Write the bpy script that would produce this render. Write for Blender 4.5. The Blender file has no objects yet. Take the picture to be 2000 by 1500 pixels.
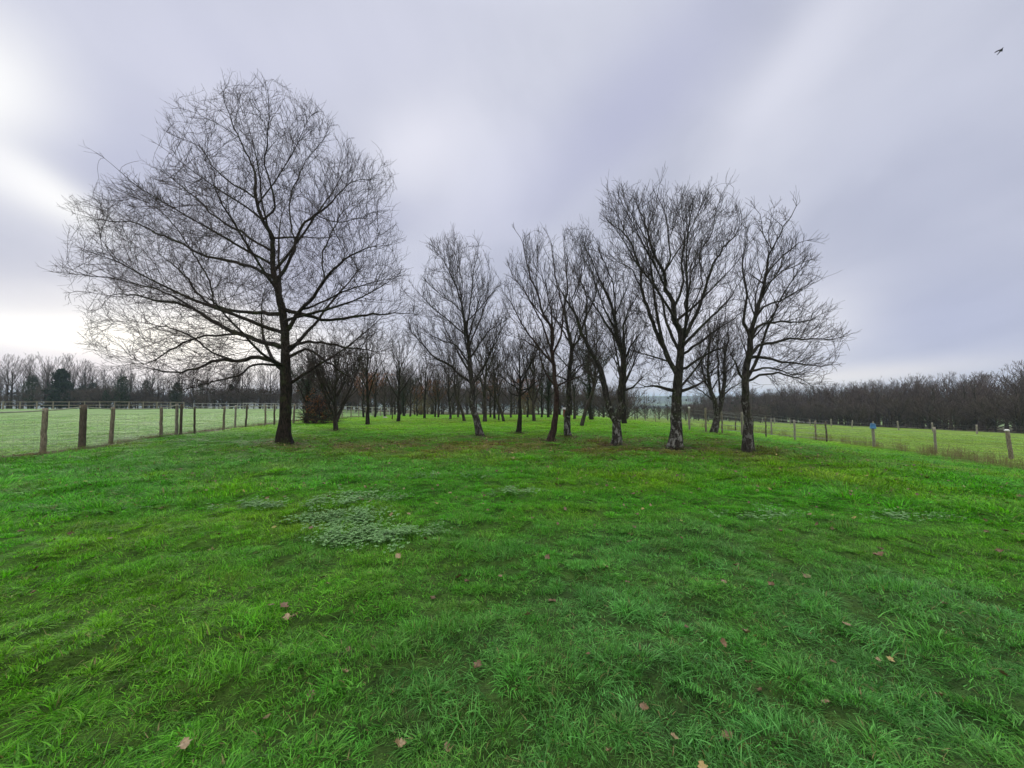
import bpy, math, random, time
import numpy as np
from mathutils import Vector, Matrix, Euler
T0 = time.time()
R = math.radians
scene = bpy.context.scene
COL = scene.collection

# ------------------------------------------------------------------ camera
F = 740.0                      # focal length in pixels of the 2000 px wide photograph
HOR = 780.0                    # row of the horizon
EYE = 1.55
PITCH = math.atan((HOR - 750.0) / F)
cam_data = bpy.data.cameras.new("camera")
cam_data.sensor_width = 36.0
cam_data.lens = 36.0 * F / 2000.0
cam_data.clip_start = 0.05
cam_data.clip_end = 9000.0
cam = bpy.data.objects.new("camera", cam_data)
COL.objects.link(cam)
cam.location = (0, 0, EYE)
cam.rotation_euler = (math.pi / 2 + PITCH, 0, 0)
scene.camera = cam

# ------------------------------------------------------------------ exposure
scene.view_settings.view_transform = 'Standard'
scene.view_settings.look = 'None'
scene.view_settings.gamma = 1.0
scene.view_settings.use_curve_mapping = False
scene.view_settings.exposure = 0.0
scene.render.film_transparent = False
try:
    scene.cycles.use_denoising = True
    scene.cycles.max_bounces = 6
    scene.cycles.diffuse_bounces = 3
    scene.cycles.glossy_bounces = 2
    scene.cycles.transmission_bounces = 4
    scene.cycles.transparent_max_bounces = 8
    scene.cycles.volume_bounces = 1
except Exception:
    pass

# ------------------------------------------------------------------ node helper
class NB:
    def __init__(self, tree):
        self.t = tree; self.n = tree.nodes; self.l = tree.links
    def node(self, typ, **kw):
        nd = self.n.new(typ)
        for k, v in kw.items(): setattr(nd, k, v)
        return nd
    def set(self, sock, v):
        if isinstance(v, bpy.types.NodeSocket): self.l.new(v, sock)
        elif v is not None: sock.default_value = v
    def m(self, op, a, b=None, c=None, clamp=False):
        nd = self.node('ShaderNodeMath', operation=op, use_clamp=clamp)
        self.set(nd.inputs[0], a)
        if b is not None: self.set(nd.inputs[1], b)
        if c is not None: self.set(nd.inputs[2], c)
        return nd.outputs[0]
    def mix(self, f, a, b, mode='MIX'):
        nd = self.node('ShaderNodeMix', data_type='RGBA', blend_type=mode)
        nd.clamp_result = False
        self.set(nd.inputs[0], f); self.set(nd.inputs[6], a); self.set(nd.inputs[7], b)
        return nd.outputs[2]
    def noise(self, vec, scale, detail=3, rough=.5, dist=0.0, dims='3D'):
        nd = self.node('ShaderNodeTexNoise', noise_dimensions=dims)
        if vec is not None: self.l.new(vec, nd.inputs['Vector'])
        nd.inputs['Scale'].default_value = scale
        nd.inputs['Detail'].default_value = detail
        nd.inputs['Roughness'].default_value = rough
        nd.inputs['Distortion'].default_value = dist
        return nd.outputs['Fac']
    def ss(self, v, lo, hi, a=0.0, b=1.0):
        nd = self.node('ShaderNodeMapRange', interpolation_type='SMOOTHSTEP')
        self.set(nd.inputs[0], v)
        for i, q in enumerate((lo, hi, a, b)): nd.inputs[1 + i].default_value = q
        return nd.outputs[0]
    def sep(self, v):
        nd = self.node('ShaderNodeSeparateXYZ'); self.l.new(v, nd.inputs[0]); return nd.outputs
    def comb(self, x, y, z):
        nd = self.node('ShaderNodeCombineXYZ')
        for i, q in enumerate((x, y, z)): self.set(nd.inputs[i], q)
        return nd.outputs[0]

def col4(c): return (c[0], c[1], c[2], 1.0)

# ------------------------------------------------------------------ world: an overcast sky
SUN_AZ, SUN_EL = -40.0, 14.0           # degrees; azimuth from the view axis, negative = left
world = bpy.data.worlds.new("World")
scene.world = world
world.use_nodes = True
w = NB(world.node_tree)
for nd in list(w.n): w.n.remove(nd)
tc = w.node('ShaderNodeTexCoord')
dx, dy, dz = w.sep(tc.outputs['Generated'])
az = w.m('ARCTAN2', dx, dy)
el = w.m('ARCSINE', dz)
elc = w.m('MAXIMUM', dz, 0.0)
# cloud layer on a plane overhead, so streaks run out in perspective
den = w.m('ADD', elc, 0.34)
px_ = w.m('DIVIDE', dx, den); py_ = w.m('DIVIDE', dy, den)
pl = w.comb(px_, w.m('MULTIPLY', py_, 0.7), 3.1)
n1 = w.noise(pl, 1.15, 4, .48, .5)
n2 = w.noise(w.comb(w.m('MULTIPLY', px_, 2.0), w.m('MULTIPLY', py_, 1.3), 9.4), 1.7, 5, .5, .3)
nn = w.m('ADD', w.m('MULTIPLY', n1, .5), w.m('MULTIPLY', n2, .5))
cl = w.ss(nn, .33, .67)
DARK = (.50, .525, .645); MIDC = (.69, .71, .82)
sky = w.mix(cl, col4(DARK), col4(MIDC))
def lobe(pxx, pyy, sx, sy, ang, amp, colr=(1, 1, 1)):
    """a soft bright or dark bank of cloud, given by its azimuth / elevation, in the sky's own directions"""
    global sky
    u = (pxx - 1000) / F; v = (HOR - pyy) / F
    a0 = math.atan2(u, 1); e0 = math.atan2(v, math.hypot(u, 1))
    ca, sa = math.cos(R(ang)), math.sin(R(ang))
    da = w.m('MULTIPLY', w.m('SUBTRACT', az, a0), math.cos(e0)); de = w.m('SUBTRACT', el, e0)
    p = w.m('ADD', w.m('MULTIPLY', da, ca), w.m('MULTIPLY', de, sa))
    q = w.m('SUBTRACT', w.m('MULTIPLY', de, ca), w.m('MULTIPLY', da, sa))
    p = w.m('DIVIDE', p, R(sx)); q = w.m('DIVIDE', q, R(sy))
    r2 = w.m('ADD', w.m('MULTIPLY', p, p), w.m('MULTIPLY', q, q))
    # break the bank's edge with the cloud noise
    r2 = w.m('MULTIPLY', r2, w.m('ADD', .55, w.m('MULTIPLY', w.m('SUBTRACT', 1.0, nn), .9)))
    g = w.m('EXPONENT', w.m('MULTIPLY', r2, -1.0))
    sky = w.mix(w.m('MULTIPLY', g, amp), sky, col4(colr))
L = (.98, .98, 1.02); W = (1.1, 1.1, 1.08); D = (.49, .51, .69); G = (.50, .52, .68)
lobe(1250, 190, 15, 6, 30, .75, D)
lobe(1050, 380, 14, 5, 35, .45, D)
lobe(170, 270, 8, 6, 30, .7, (.46, .49, .68))
lobe(620, 520, 10, 12, 0, .4, (.43, .45, .66))
lobe(700, 60, 16, 6, 20, .5, (.70, .71, .86))
lobe(350, 80, 12, 7, 10, .5, (.72, .73, .88))
lobe(820, 270, 8, 5, 25, .75, (.88, .88, .98))
lobe(980, 330, 10, 6, 40, .45, (.78, .79, .93))
lobe(1640, 40, 11, 3.4, 40, .55, (.84, .85, .95))
lobe(1530, 150, 7, 2.4, 42, .3, (.82, .83, .94))
lobe(1750, 250, 9, 2.4, 25, .4, (.70, .72, .84))
lobe(560, 210, 10, 2.0, -25, .35, (.56, .58, .74))
lobe(480, 330, 9, 2.2, -18, .4, (.54, .56, .72))
lobe(700, 420, 11, 2.2, 12, .35, (.58, .59, .76))
lobe(1700, 540, 10, 1.8, 8, .35, (.60, .62, .75))
lobe(1850, 400, 13, 16, 0, .55, (.50, .53, .69))
lobe(1800, 640, 12, 5, 0, .55, (.42, .46, .67))
lobe(1590, 640, 6, 5, 10, .7, (.86, .86, .92))
lobe(1380, 620, 9, 6, 0, .75, (.86, .86, .95))
lobe(1100, 620, 12, 5, 0, .5, (.80, .80, .93))
lobe(1640, 738, 10, 1.2, 4, .75, (.98, .93, .92))
lobe(20, 560, 9, 5, 0, .6, (.60, .61, .72))
lobe(-100, 140, 3.8, 5.0, -20, .98, W)
lobe(10, 150, 5, 4, -10, .35, L)
lobe(60, 362, 5, 1.8, -28, .9, W)
lobe(-20, 330, 5, 3, -20, .7, L)
lobe(250, 655, 15, 3.2, 0, 1.0, (1.4, 1.36, 1.28))
lobe(440, 680, 9, 3.8, 0, 1.0, (1.4, 1.35, 1.25))
lobe(620, 700, 12, 3.0, 0, .7, (.95, .93, .98))
lobe(90, 716, 14, 1.6, 0, .6, (.85, .78, .86))
lobe(60, 590, 10, 2.0, 4, .5, (.70, .70, .78))
lobe(900, 745, 22, 2.6, 0, .5, (.85, .80, .86))
# added sky brightness overhead and behind the viewer, out of view, lights the grass
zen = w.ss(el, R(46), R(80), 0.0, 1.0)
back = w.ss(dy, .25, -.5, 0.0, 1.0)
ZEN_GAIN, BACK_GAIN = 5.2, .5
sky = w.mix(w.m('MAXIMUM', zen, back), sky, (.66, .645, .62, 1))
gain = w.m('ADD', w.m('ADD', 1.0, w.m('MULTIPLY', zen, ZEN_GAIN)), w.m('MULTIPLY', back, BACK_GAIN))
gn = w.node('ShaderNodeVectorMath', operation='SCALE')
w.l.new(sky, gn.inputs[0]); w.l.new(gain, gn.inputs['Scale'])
nis = w.node('ShaderNodeTexSky', sky_type='NISHITA')
nis.sun_disc = False
nis.sun_elevation = R(SUN_EL); nis.sun_rotation = R(SUN_AZ)
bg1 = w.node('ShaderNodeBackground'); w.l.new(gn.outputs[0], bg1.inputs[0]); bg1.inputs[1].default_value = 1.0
bg2 = w.node('ShaderNodeBackground'); w.l.new(nis.outputs[0], bg2.inputs[0]); bg2.inputs[1].default_value = 0.06
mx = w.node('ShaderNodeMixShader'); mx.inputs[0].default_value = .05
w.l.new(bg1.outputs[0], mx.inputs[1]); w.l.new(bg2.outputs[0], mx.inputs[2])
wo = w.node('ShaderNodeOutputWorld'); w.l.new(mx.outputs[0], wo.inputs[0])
try:
    world.cycles.sampling_method = 'MANUAL'; world.cycles.sample_map_resolution = 1024
except Exception: pass

# ------------------------------------------------------------------ sun, veiled by cloud
sd = bpy.data.lights.new("sun", 'SUN')
sd.energy = 1.0; sd.angle = R(24); sd.color = (1.0, .93, .84)
sun = bpy.data.objects.new("sun", sd); COL.objects.link(sun)
sv = Vector((math.sin(R(SUN_AZ)) * math.cos(R(SUN_EL)), math.cos(R(SUN_AZ)) * math.cos(R(SUN_EL)), math.sin(R(SUN_EL))))
sun.rotation_euler = sv.to_track_quat('Z', 'Y').to_euler()

# ------------------------------------------------------------------ numpy noise
_rng = np.random.default_rng(7)
_perm = _rng.permutation(256); _perm = np.concatenate([_perm, _perm, _perm])
_ga = _rng.random(256) * 2 * np.pi; _gx, _gy = np.cos(_ga), np.sin(_ga)
def perlin(x, y):
    xi = np.floor(x).astype(int); yi = np.floor(y).astype(int)
    xf = x - xi; yf = y - yi
    u = xf * xf * xf * (xf * (xf * 6 - 15) + 10); v = yf * yf * yf * (yf * (yf * 6 - 15) + 10)
    def g(i, j, a, b):
        h = _perm[_perm[(xi + i) & 255] + ((yi + j) & 255)]
        return _gx[h] * a + _gy[h] * b
    n00 = g(0, 0, xf, yf); n10 = g(1, 0, xf - 1, yf); n01 = g(0, 1, xf, yf - 1); n11 = g(1, 1, xf - 1, yf - 1)
    return (n00 * (1 - u) + n10 * u) * (1 - v) + (n01 * (1 - u) + n11 * u) * v
def fbm(x, y, s, o=3, seed=0.0):
    r = 0; a = 1.0; f = 1.0 / s; t = 0
    for i in range(o):
        r = r + a * perlin(x * f + 17.3 * i + seed, y * f - 9.1 * i + seed * 1.7); t += a; a *= .5; f *= 2.03
    return r / t * 1.6
def S(t):
    t = np.clip(t, 0, 1); return t * t * (3 - 2 * t)

# ------------------------------------------------------------------ terrain
def H(x, y):
    x = np.asarray(x, float); y = np.asarray(y, float)
    h = -0.95 * S((x - 7) / 12) - 0.03 * np.clip(x - 19, 0, 120)
    far = 0.15 + 0.85 * S((x + 45) / 25)
    h = h - 0.03 * np.clip(y - 28, 0, 200) * far
    h = h - 0.03 * np.clip(y - 70, 0, 100) * (1 - far)
    h = h - 16 * S((np.hypot(x * .7, y) - 150) / 350)
    near = np.exp(-(np.hypot(x, y) / 40) ** 2)
    h = h + .07 * fbm(x, y, 7.0, 2, 3.3) * S(np.hypot(x, y) / 6) * (near * .8 + .2)
    return h
def Hd(x, y):
    """terrain with the tufty unevenness of the turf"""
    r = np.hypot(x, y)
    k = np.exp(-(r / 22) ** 2)
    return H(x, y) + k * (.085 * fbm(x, y * 1.3, .9, 2, 1.2) + .075 * fbm(x, y * 1.4, .36, 2, 5.2))
def ray(px, py):
    u = (px - 1000.0) / F; v = (750.0 - py) / F
    c, s = math.cos(PITCH), math.sin(PITCH)
    return np.array([u, c - v * s, s + v * c])
def at(px, py):
    """the ground point seen at pixel (px, py)"""
    d = ray(px, py); d = d / d[1]
    t = 0.8; prev = t
    while t < 400:
        if EYE + d[2] * t < float(H(d[0] * t, t)): break
        prev = t; t *= 1.02
    lo, hi = prev, t
    for _ in range(25):
        m_ = (lo + hi) / 2
        if EYE + d[2] * m_ < float(H(d[0] * m_, m_)): hi = m_
        else: lo = m_
    return np.array([d[0] * hi, hi, float(H(d[0] * hi, hi))])
def on(px, Y):
    """the ground point at depth Y under image column px"""
    x = (px - 1000.0) / F * Y * math.cos(PITCH)
    return np.array([x, Y, float(H(x, Y))])

# ------------------------------------------------------------------ tagging helpers
def tag(o, label=None, cat=None, group=None, kind=None):
    if label: o['label'] = label
    if cat: o['category'] = cat
    if group: o['group'] = group
    if kind: o['kind'] = kind
    return o
def empty(name, loc, label, cat, group=None, rz=0.0):
    o = bpy.data.objects.new(name, None); COL.objects.link(o)
    o.empty_display_size = .2
    o.location = loc; o.rotation_euler = (0, 0, rz)
    return tag(o, label, cat, group)
def link(name, mesh, mat=None, parent=None, loc=None):
    o = bpy.data.objects.new(name, mesh); COL.objects.link(o)
    if mat is not None and not mesh.materials: mesh.materials.append(mat)
    if parent: o.parent = parent
    if loc is not None: o.location = loc
    return o
def copy_thing(root, loc, rz, scale, label, group):
    r = root.copy(); COL.objects.link(r); r.location = loc; r.rotation_euler = (0, 0, rz); r.scale = scale
    r['label'] = label
    if group: r['group'] = group
    elif 'group' in r: del r['group']
    for ch in root.children:
        c = ch.copy(); COL.objects.link(c); c.parent = r
    return r

class MB:
    """collects vertices and faces for ONE mesh"""
    def __init__(self): self.v = []; self.f = []; self.n = 0
    def add(self, V, Fc):
        V = np.asarray(V, float)
        self.v.append(V); 
        for f in Fc: self.f.append(tuple(i + self.n for i in f))
        self.n += len(V)
    def box(self, c, s, rz=0.0, taper=1.0):
        c = np.array(c, float); hx, hy, hz = s[0] / 2, s[1] / 2, s[2] / 2
        V = np.array([[a * hx * (taper if z > 0 else 1), b * hy * (taper if z > 0 else 1), z * hz] for z in (-1, 1) for b in (-1, 1) for a in (-1, 1)])
        ca, sa = math.cos(rz), math.sin(rz)
        V = V @ np.array([[ca, sa, 0], [-sa, ca, 0], [0, 0, 1]]) + c
        self.add(V, [(0, 2, 3, 1), (4, 5, 7, 6), (0, 1, 5, 4), (2, 6, 7, 3), (0, 4, 6, 2), (1, 3, 7, 5)])
    def tube(self, P, r, k=8, jitter=0.0, rnd=None, cap=True):
        P = np.asarray(P, float); r = np.broadcast_to(np.asarray(r, float), (len(P),))
        T = np.gradient(P, axis=0); T /= np.linalg.norm(T, axis=1)[:, None] + 1e-9
        ref = np.array([0, 0, 1.0]) if abs(T[0][2]) < .8 else np.array([1.0, 0, 0])
        U = np.cross(T, ref); U /= np.linalg.norm(U, axis=1)[:, None] + 1e-9
        Wv = np.cross(T, U)
        a = np.arange(k) * 2 * np.pi / k
        ring = U[:, None, :] * np.cos(a)[None, :, None] + Wv[:, None, :] * np.sin(a)[None, :, None]
        rr = r[:, None] * np.ones((1, k))
        if jitter: rr = rr * (1 + jitter * (rnd.random((1, k)) - .5) * 2 + jitter * .5 * (rnd.random((len(P), k)) - .5))
        V = (P[:, None, :] + ring * rr[:, :, None]).reshape(-1, 3)
        Fc = []
        for i in range(len(P) - 1):
            for j in range(k):
                j2 = (j + 1) % k
                Fc.append((i * k + j, i * k + j2, (i + 1) * k + j2, (i + 1) * k + j))
        if cap:
            Fc.append(tuple(range(k))[::-1]); Fc.append(tuple(range((len(P) - 1) * k, len(P) * k)))
        self.add(V, Fc)
    def mesh(self, name, smooth=False):
        me = bpy.data.meshes.new(name)
        me.from_pydata(np.concatenate(self.v).tolist(), [], self.f); me.update()
        if smooth: me.polygons.foreach_set('use_smooth', [True] * len(me.polygons))
        return me
def build(name, mb, mat, parent=None, smooth=False):
    return link(name, mb.mesh(name, smooth), mat, parent)

def mesh_np(name, V, quads=None, tris=None, smooth=False):
    me = bpy.data.meshes.new(name)
    nq = 0 if quads is None else len(quads); nt = 0 if tris is None else len(tris)
    me.vertices.add(len(V)); me.vertices.foreach_set('co', np.asarray(V, np.float32).ravel())
    me.loops.add(nq * 4 + nt * 3); me.polygons.add(nq + nt)
    li = []
    if nq: li.append(np.asarray(quads, np.int32).ravel())
    if nt: li.append(np.asarray(tris, np.int32).ravel())
    me.loops.foreach_set('vertex_index', np.concatenate(li))
    st = np.concatenate([np.arange(nq) * 4, nq * 4 + np.arange(nt) * 3]).astype(np.int32)
    me.polygons.foreach_set('loop_start', st)
    if smooth: me.polygons.foreach_set('use_smooth', np.ones(nq + nt, bool))
    me.update(calc_edges=True)
    return me
def point_attr(me, name, typ, arr):
    a = me.attributes.new(name, typ, 'POINT')
    key = {'FLOAT': 'value', 'INT': 'value', 'FLOAT_VECTOR': 'vector', 'FLOAT_COLOR': 'color'}[typ]
    a.data.foreach_set(key, np.asarray(arr).ravel())

# ------------------------------------------------------------------ materials
def new_mat(name):
    m = bpy.data.materials.new(name); m.use_nodes = True
    nb = NB(m.node_tree); bs = nb.n['Principled BSDF']
    return m, nb, bs
def bark_mat(name, c1, c2, moss=(.05, .07, .02), moss_amt=.3, white=0.0, white_top=1.2, scale=1.0, lichen=.25):
    m, b, bs = new_mat(name)
    tc = b.node('ShaderNodeTexCoord'); ob = tc.outputs['Object']
    x, y, z = b.sep(ob)
    st = b.comb(x, y, b.m('MULTIPLY', z, .28))
    n = b.noise(st, 22 * scale, 5, .65, .4)
    n_big = b.noise(ob, 2.2, 4, .6)
    c = b.mix(b.ss(n, .35, .68), col4(c1), col4(c2))
    c = b.mix(b.m('MULTIPLY', b.ss(n_big, .50, .66), moss_amt), c, col4(moss))
    if lichen:
        nl = b.noise(ob, 9.0, 5, .7)
        c = b.mix(b.m('MULTIPLY', b.ss(nl, .60, .68), lichen), c, (.19, .20, .17, 1))
    if white:
        # pale peeling bark in ragged patches on the lower bole
        nw = b.noise(b.comb(b.m('MULTIPLY', x, 2.0), b.m('MULTIPLY', y, 2.0), b.m('MULTIPLY', z, .9)), 4.6, 6, .75, .6)
        hmask = b.ss(z, white_top, white_top * .55)
        wm = b.m('MULTIPLY', b.ss(b.m('ADD', nw, b.m('MULTIPLY', hmask, .035)), .56, .60), b.ss(z, white_top * 1.9, white_top * 1.1))
        wm = b.m('MULTIPLY', wm, b.ss(z, .06, .16))
        wm = b.m('MULTIPLY', wm, white)
        rough_w = b.noise(ob, 40, 3, .6)
        c = b.mix(wm, c, b.mix(rough_w, (.13, .13, .125, 1), (.42, .42, .41, 1)))
    b.set(bs.inputs['Base Color'], c)
    bs.inputs['Roughness'].default_value = .92
    bs.inputs['Specular IOR Level'].default_value = .2
    bp = b.node('ShaderNodeBump'); bp.inputs['Strength'].default_value = .9; bp.inputs['Distance'].default_value = .03
    b.l.new(n, bp.inputs['Height']); b.l.new(bp.outputs[0], bs.inputs['Normal'])
    return m
BARK_OAK = bark_mat('oak_bark', (.009, .007, .006), (.038, .028, .022), moss_amt=.45, lichen=.15)
BARK_DARK = bark_mat('dark_bark', (.009, .008, .007), (.038, .031, .026), moss_amt=.35)
BARK_RED = bark_mat('reddish_bark', (.018, .011, .010), (.065, .040, .034), moss_amt=.2, lichen=.35)
BARK_PALE = bark_mat('patchy_pale_bark', (.012, .011, .010), (.055, .048, .042), moss_amt=.4, white=.7, white_top=.95, lichen=.75)
BARK_PALE2 = bark_mat('peeling_bark', (.014, .012, .011), (.065, .056, .050), moss_amt=.25, white=.42, white_top=1.5, lichen=.5)
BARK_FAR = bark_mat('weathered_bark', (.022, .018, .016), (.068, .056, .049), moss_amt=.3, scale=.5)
def flat_mat(name, c, c2=None, rough=.85, sc=6.0, trans=0.0, bump=0.0):
    m, b, bs = new_mat(name)
    tc = b.node('ShaderNodeTexCoord')
    if c2 is None: c2 = tuple(q * 1.5 for q in c)
    n = b.noise(tc.outputs['Object'], sc, 4, .6)
    b.set(bs.inputs['Base Color'], b.mix(b.ss(n, .35, .65), col4(c), col4(c2)))
    bs.inputs['Roughness'].default_value = rough
    bs.inputs['Specular IOR Level'].default_value = .2
    if bump:
        bp = b.node('ShaderNodeBump'); bp.inputs['Strength'].default_value = bump; bp.inputs['Distance'].default_value = .02
        b.l.new(n, bp.inputs['Height']); b.l.new(bp.outputs[0], bs.inputs['Normal'])
    if trans:
        tr = b.node('ShaderNodeBsdfTranslucent'); b.set(tr.inputs[0], col4(tuple(q * 1.2 for q in c2)))
        mxs = b.node('ShaderNodeMixShader'); mxs.inputs[0].default_value = trans
        b.l.new(bs.outputs[0], mxs.inputs[1]); b.l.new(tr.outputs[0], mxs.inputs[2])
        b.l.new(mxs.outputs[0], b.n['Material Output'].inputs[0])
    return m
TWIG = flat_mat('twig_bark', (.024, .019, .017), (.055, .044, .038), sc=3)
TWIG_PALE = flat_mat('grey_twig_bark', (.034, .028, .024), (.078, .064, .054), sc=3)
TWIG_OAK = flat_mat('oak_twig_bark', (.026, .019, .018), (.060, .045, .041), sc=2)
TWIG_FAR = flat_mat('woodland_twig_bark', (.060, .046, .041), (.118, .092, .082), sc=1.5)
IVY = flat_mat('ivy_leaf', (.016, .026, .014), (.036, .055, .026), rough=.5, sc=4)
CONIFER = flat_mat('conifer_needles', (.014, .024, .016), (.032, .046, .032), sc=4)
BROWNLEAF = flat_mat('withered_leaf', (.17, .06, .022), (.28, .11, .04), sc=5, trans=.3)
WILLOW = flat_mat('yellowing_leaf', (.12, .11, .03), (.20, .17, .05), sc=3, trans=.3)

# ------------------------------------------------------------------ tree maker
class Tree:
    def __init__(self, seed, env=None, tips=(.0035, .0024), dens=1.0, up=.12, wig=.13, depth=.8, levels=4, spread=1.0):
        self.r = random.Random(seed); self.br = {0: [], 1: [], 2: [], 3: [], 4: []}
        self.env = env; self.tips = tips; self.dens = dens; self.up = up; self.wig = wig; self.depth = depth
        self.levels = levels; self.spread = spread
        self.skel = []; self.persp = None; self.outb = .38; self.zc = 0; self.ang = (28, 60)
    # envelope: rows (z, xl, xr) sorted by z
    def setenv(self, rows):
        rows = sorted(rows); self.ez = [r_[0] for r_ in rows]; self.el = [r_[1] for r_ in rows]; self.er = [r_[2] for r_ in rows]
        self.env = True
        self.zc = self.ez[0] + .12 * (self.ez[-1] - self.ez[0])
        self.mw = max((b - a) / 2 for a, b in zip(self.el, self.er))
    def inside(self, p):
        z = p[2]; ez = self.ez; x_ = p[0]
        if self.persp:
            bx, bz, Z0 = self.persp; kk = Z0 / (Z0 + p[1]); x_ = (x_ + bx) * kk - bx; z = (z + bz - EYE) * kk + EYE - bz
        if z < ez[0] or z > ez[-1]: return False
        lo = 0; hi = len(ez) - 1
        while hi - lo > 1:
            m_ = (lo + hi) // 2
            if ez[m_] <= z: lo = m_
            else: hi = m_
        t = (z - ez[lo]) / (ez[hi] - ez[lo] + 1e-9)
        a = self.el[lo] * (1 - t) + self.el[hi] * t; b = self.er[lo] * (1 - t) + self.er[hi] * t
        hw = (b - a) / 2 + 1e-6; cx = (a + b) / 2
        hd = (self.mw * .35 + hw * .65) * self.depth
        q = ((x_ - cx) / hw) ** 2 + (p[1] / hd) ** 2
        return q < 1
    def dist(self, p, d, cap=4.0):
        st = .12; t = st
        while t < cap:
            if not self.inside((p[0] + d[0] * t, p[1] + d[1] * t, p[2] + d[2] * t)): return t - st * .5
            t += st; st *= 1.12
        return cap
    def path(self, p, d, ln, nseg, up, wig):
        r = self.r; P = [tuple(p)]; dx_, dy_, dz_ = d; s = ln / nseg
        for i in range(nseg):
            dx_ += r.gauss(0, wig); dy_ += r.gauss(0, wig); dz_ += r.gauss(0, wig) + up
            n = math.sqrt(dx_ * dx_ + dy_ * dy_ + dz_ * dz_) + 1e-9; dx_ /= n; dy_ /= n; dz_ /= n
            q = P[-1]; P.append((q[0] + dx_ * s, q[1] + dy_ * s, q[2] + dz_ * s))
        return P
    def child_dir(self, t, ang):
        r = self.r
        while True:
            a = (r.gauss(0, 1), r.gauss(0, 1), r.gauss(0, 1))
            k = a[0] * t[0] + a[1] * t[1] + a[2] * t[2]
            b = (a[0] - k * t[0], a[1] - k * t[1], a[2] - k * t[2])
            n = math.sqrt(b[0] ** 2 + b[1] ** 2 + b[2] ** 2)
            if n > .2: break
        c, s = math.cos(ang), math.sin(ang) / n
        return (t[0] * c + b[0] * s, t[1] * c + b[1] * s, t[2] * c + b[2] * s)
    def add(self, lvl, P, r0, r1, power=1.0):
        n = len(P); rad = [r0 + (r1 - r0) * (i / (n - 1)) ** power for i in range(n)]
        self.br[lvl].append((P, rad)); return (P, rad)
    def sprout(self, lvl, P, rad, start=.15, par_len=None):
        """children of level lvl along the branch P"""
        r = self.r; d = self.dens
        L_ = [0]
        for a, b in zip(P, P[1:]): L_.append(L_[-1] + math.dist(a, b))
        tot = L_[-1]
        if lvl == 2: sp, frac, mx_, mn = .36 / d, .66, 3.4, .5
        elif lvl == 3: sp, frac, mx_, mn = .22 / d, .5, 1.3, .2
        else: sp, frac, mx_, mn = .14 / d, .5, .36, .1
        s = tot * start + r.random() * sp
        while s < tot:
            i = 0
            while i < len(L_) - 2 and L_[i + 1] < s: i += 1
            t = (s - L_[i]) / (L_[i + 1] - L_[i] + 1e-9)
            a, b = P[i], P[i + 1]
            p = tuple(a[k] + (b[k] - a[k]) * t for k in range(3))
            tv = tuple((b[k] - a[k]) / (L_[i + 1] - L_[i] + 1e-9) for k in range(3))
            rp = rad[i] + (rad[i + 1] - rad[i]) * t
            best = None
            for _ in range(3 if lvl == 2 else 1):
                dd = self.child_dir(tv, R(r.uniform(*self.ang)))
                ox, oy, oz = p[0], p[1], p[2] - self.zc; on_ = math.sqrt(ox * ox + oy * oy + oz * oz) + 1e-6; kb = self.outb
                dd = (dd[0] + kb * ox / on_, dd[1] + kb * oy / on_, dd[2] + kb * oz / on_ + self.up * 1.2)
                n = math.sqrt(sum(q * q for q in dd)); dd = tuple(q / n for q in dd)
                if lvl <= 3:
                    ds = self.dist(p, dd, mx_ / .6)
                else: ds = 1
                if best is None or ds > best[0]: best = (ds, dd)
            ds, dd = best
            cap_ = (mx_ if r.random() < .48 else 1.6) if lvl == 2 else mx_
            ln = min(cap_, ds * .93, tot * frac + mn) * r.uniform(.6, 1.05)
            if lvl == 4: ln = r.uniform(mn, mx_)
            if lvl <= 3 and ds < .4 and r.random() < .55: ln = 0
            if ln > mn * .6:
                nseg = {2: max(4, int(ln / .28)), 3: max(3, int(ln / .16)), 4: 2}[lvl]
                Q = self.path(p, dd, ln, nseg, self.up * (.45 if lvl < 4 else .8), self.wig * (.85, .85, .7, .55, .7)[lvl])
                if lvl == 2: r0 = min(rp * .72, .012 + .0145 * ln); r1 = self.tips[0] * 1.1
                elif lvl == 3: r0 = min(rp * .75, self.tips[0] * 1.6 + .0045 * ln); r1 = self.tips[1] * 1.1
                else: r0 = self.tips[0] * .9; r1 = self.tips[1]
                r0 = max(r0, r1)
                self.add(lvl, Q, r0, r1)
                if lvl < self.levels: self.sprout(lvl + 1, Q, self.br[lvl][-1][1], .12)
            s += sp * r.uniform(.6, 1.4)
    def colonise(self, src, per_m3, step=.20, reach=3.2, kill=.40, tip=.005, expo=2.25, zmin=0.0):
        """grow branches from the limbs towards points spread evenly through the crown"""
        from mathutils import kdtree
        g = np.random.default_rng(self.r.randrange(9999))
        zlo, zhi = self.ez[0], self.ez[-1]; xlo, xhi = min(self.el), max(self.er); hd = self.mw * self.depth * 1.05
        vol = (zhi - zlo) * (xhi - xlo) * 2 * hd
        A = [tuple(q) for q in (g.random((int(vol * per_m3), 3)) * [xhi - xlo, 2 * hd, zhi - zlo] + [xlo, -hd, zlo])]
        A = [a for a in A if self.inside(a) and a[2] > zmin]
        if A:      # leave irregular gaps in the crown
            Aa = np.array(A); nz = fbm(Aa[:, 0] + Aa[:, 2] * .6, Aa[:, 1] + Aa[:, 2] * .8, 1.5, 2, 7.7)
            A = [a for a, q in zip(A, nz) if q > -.16 + .25 * (g.random() - .5)]
        N = []; par = []; dr = []; seedr = []
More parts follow.
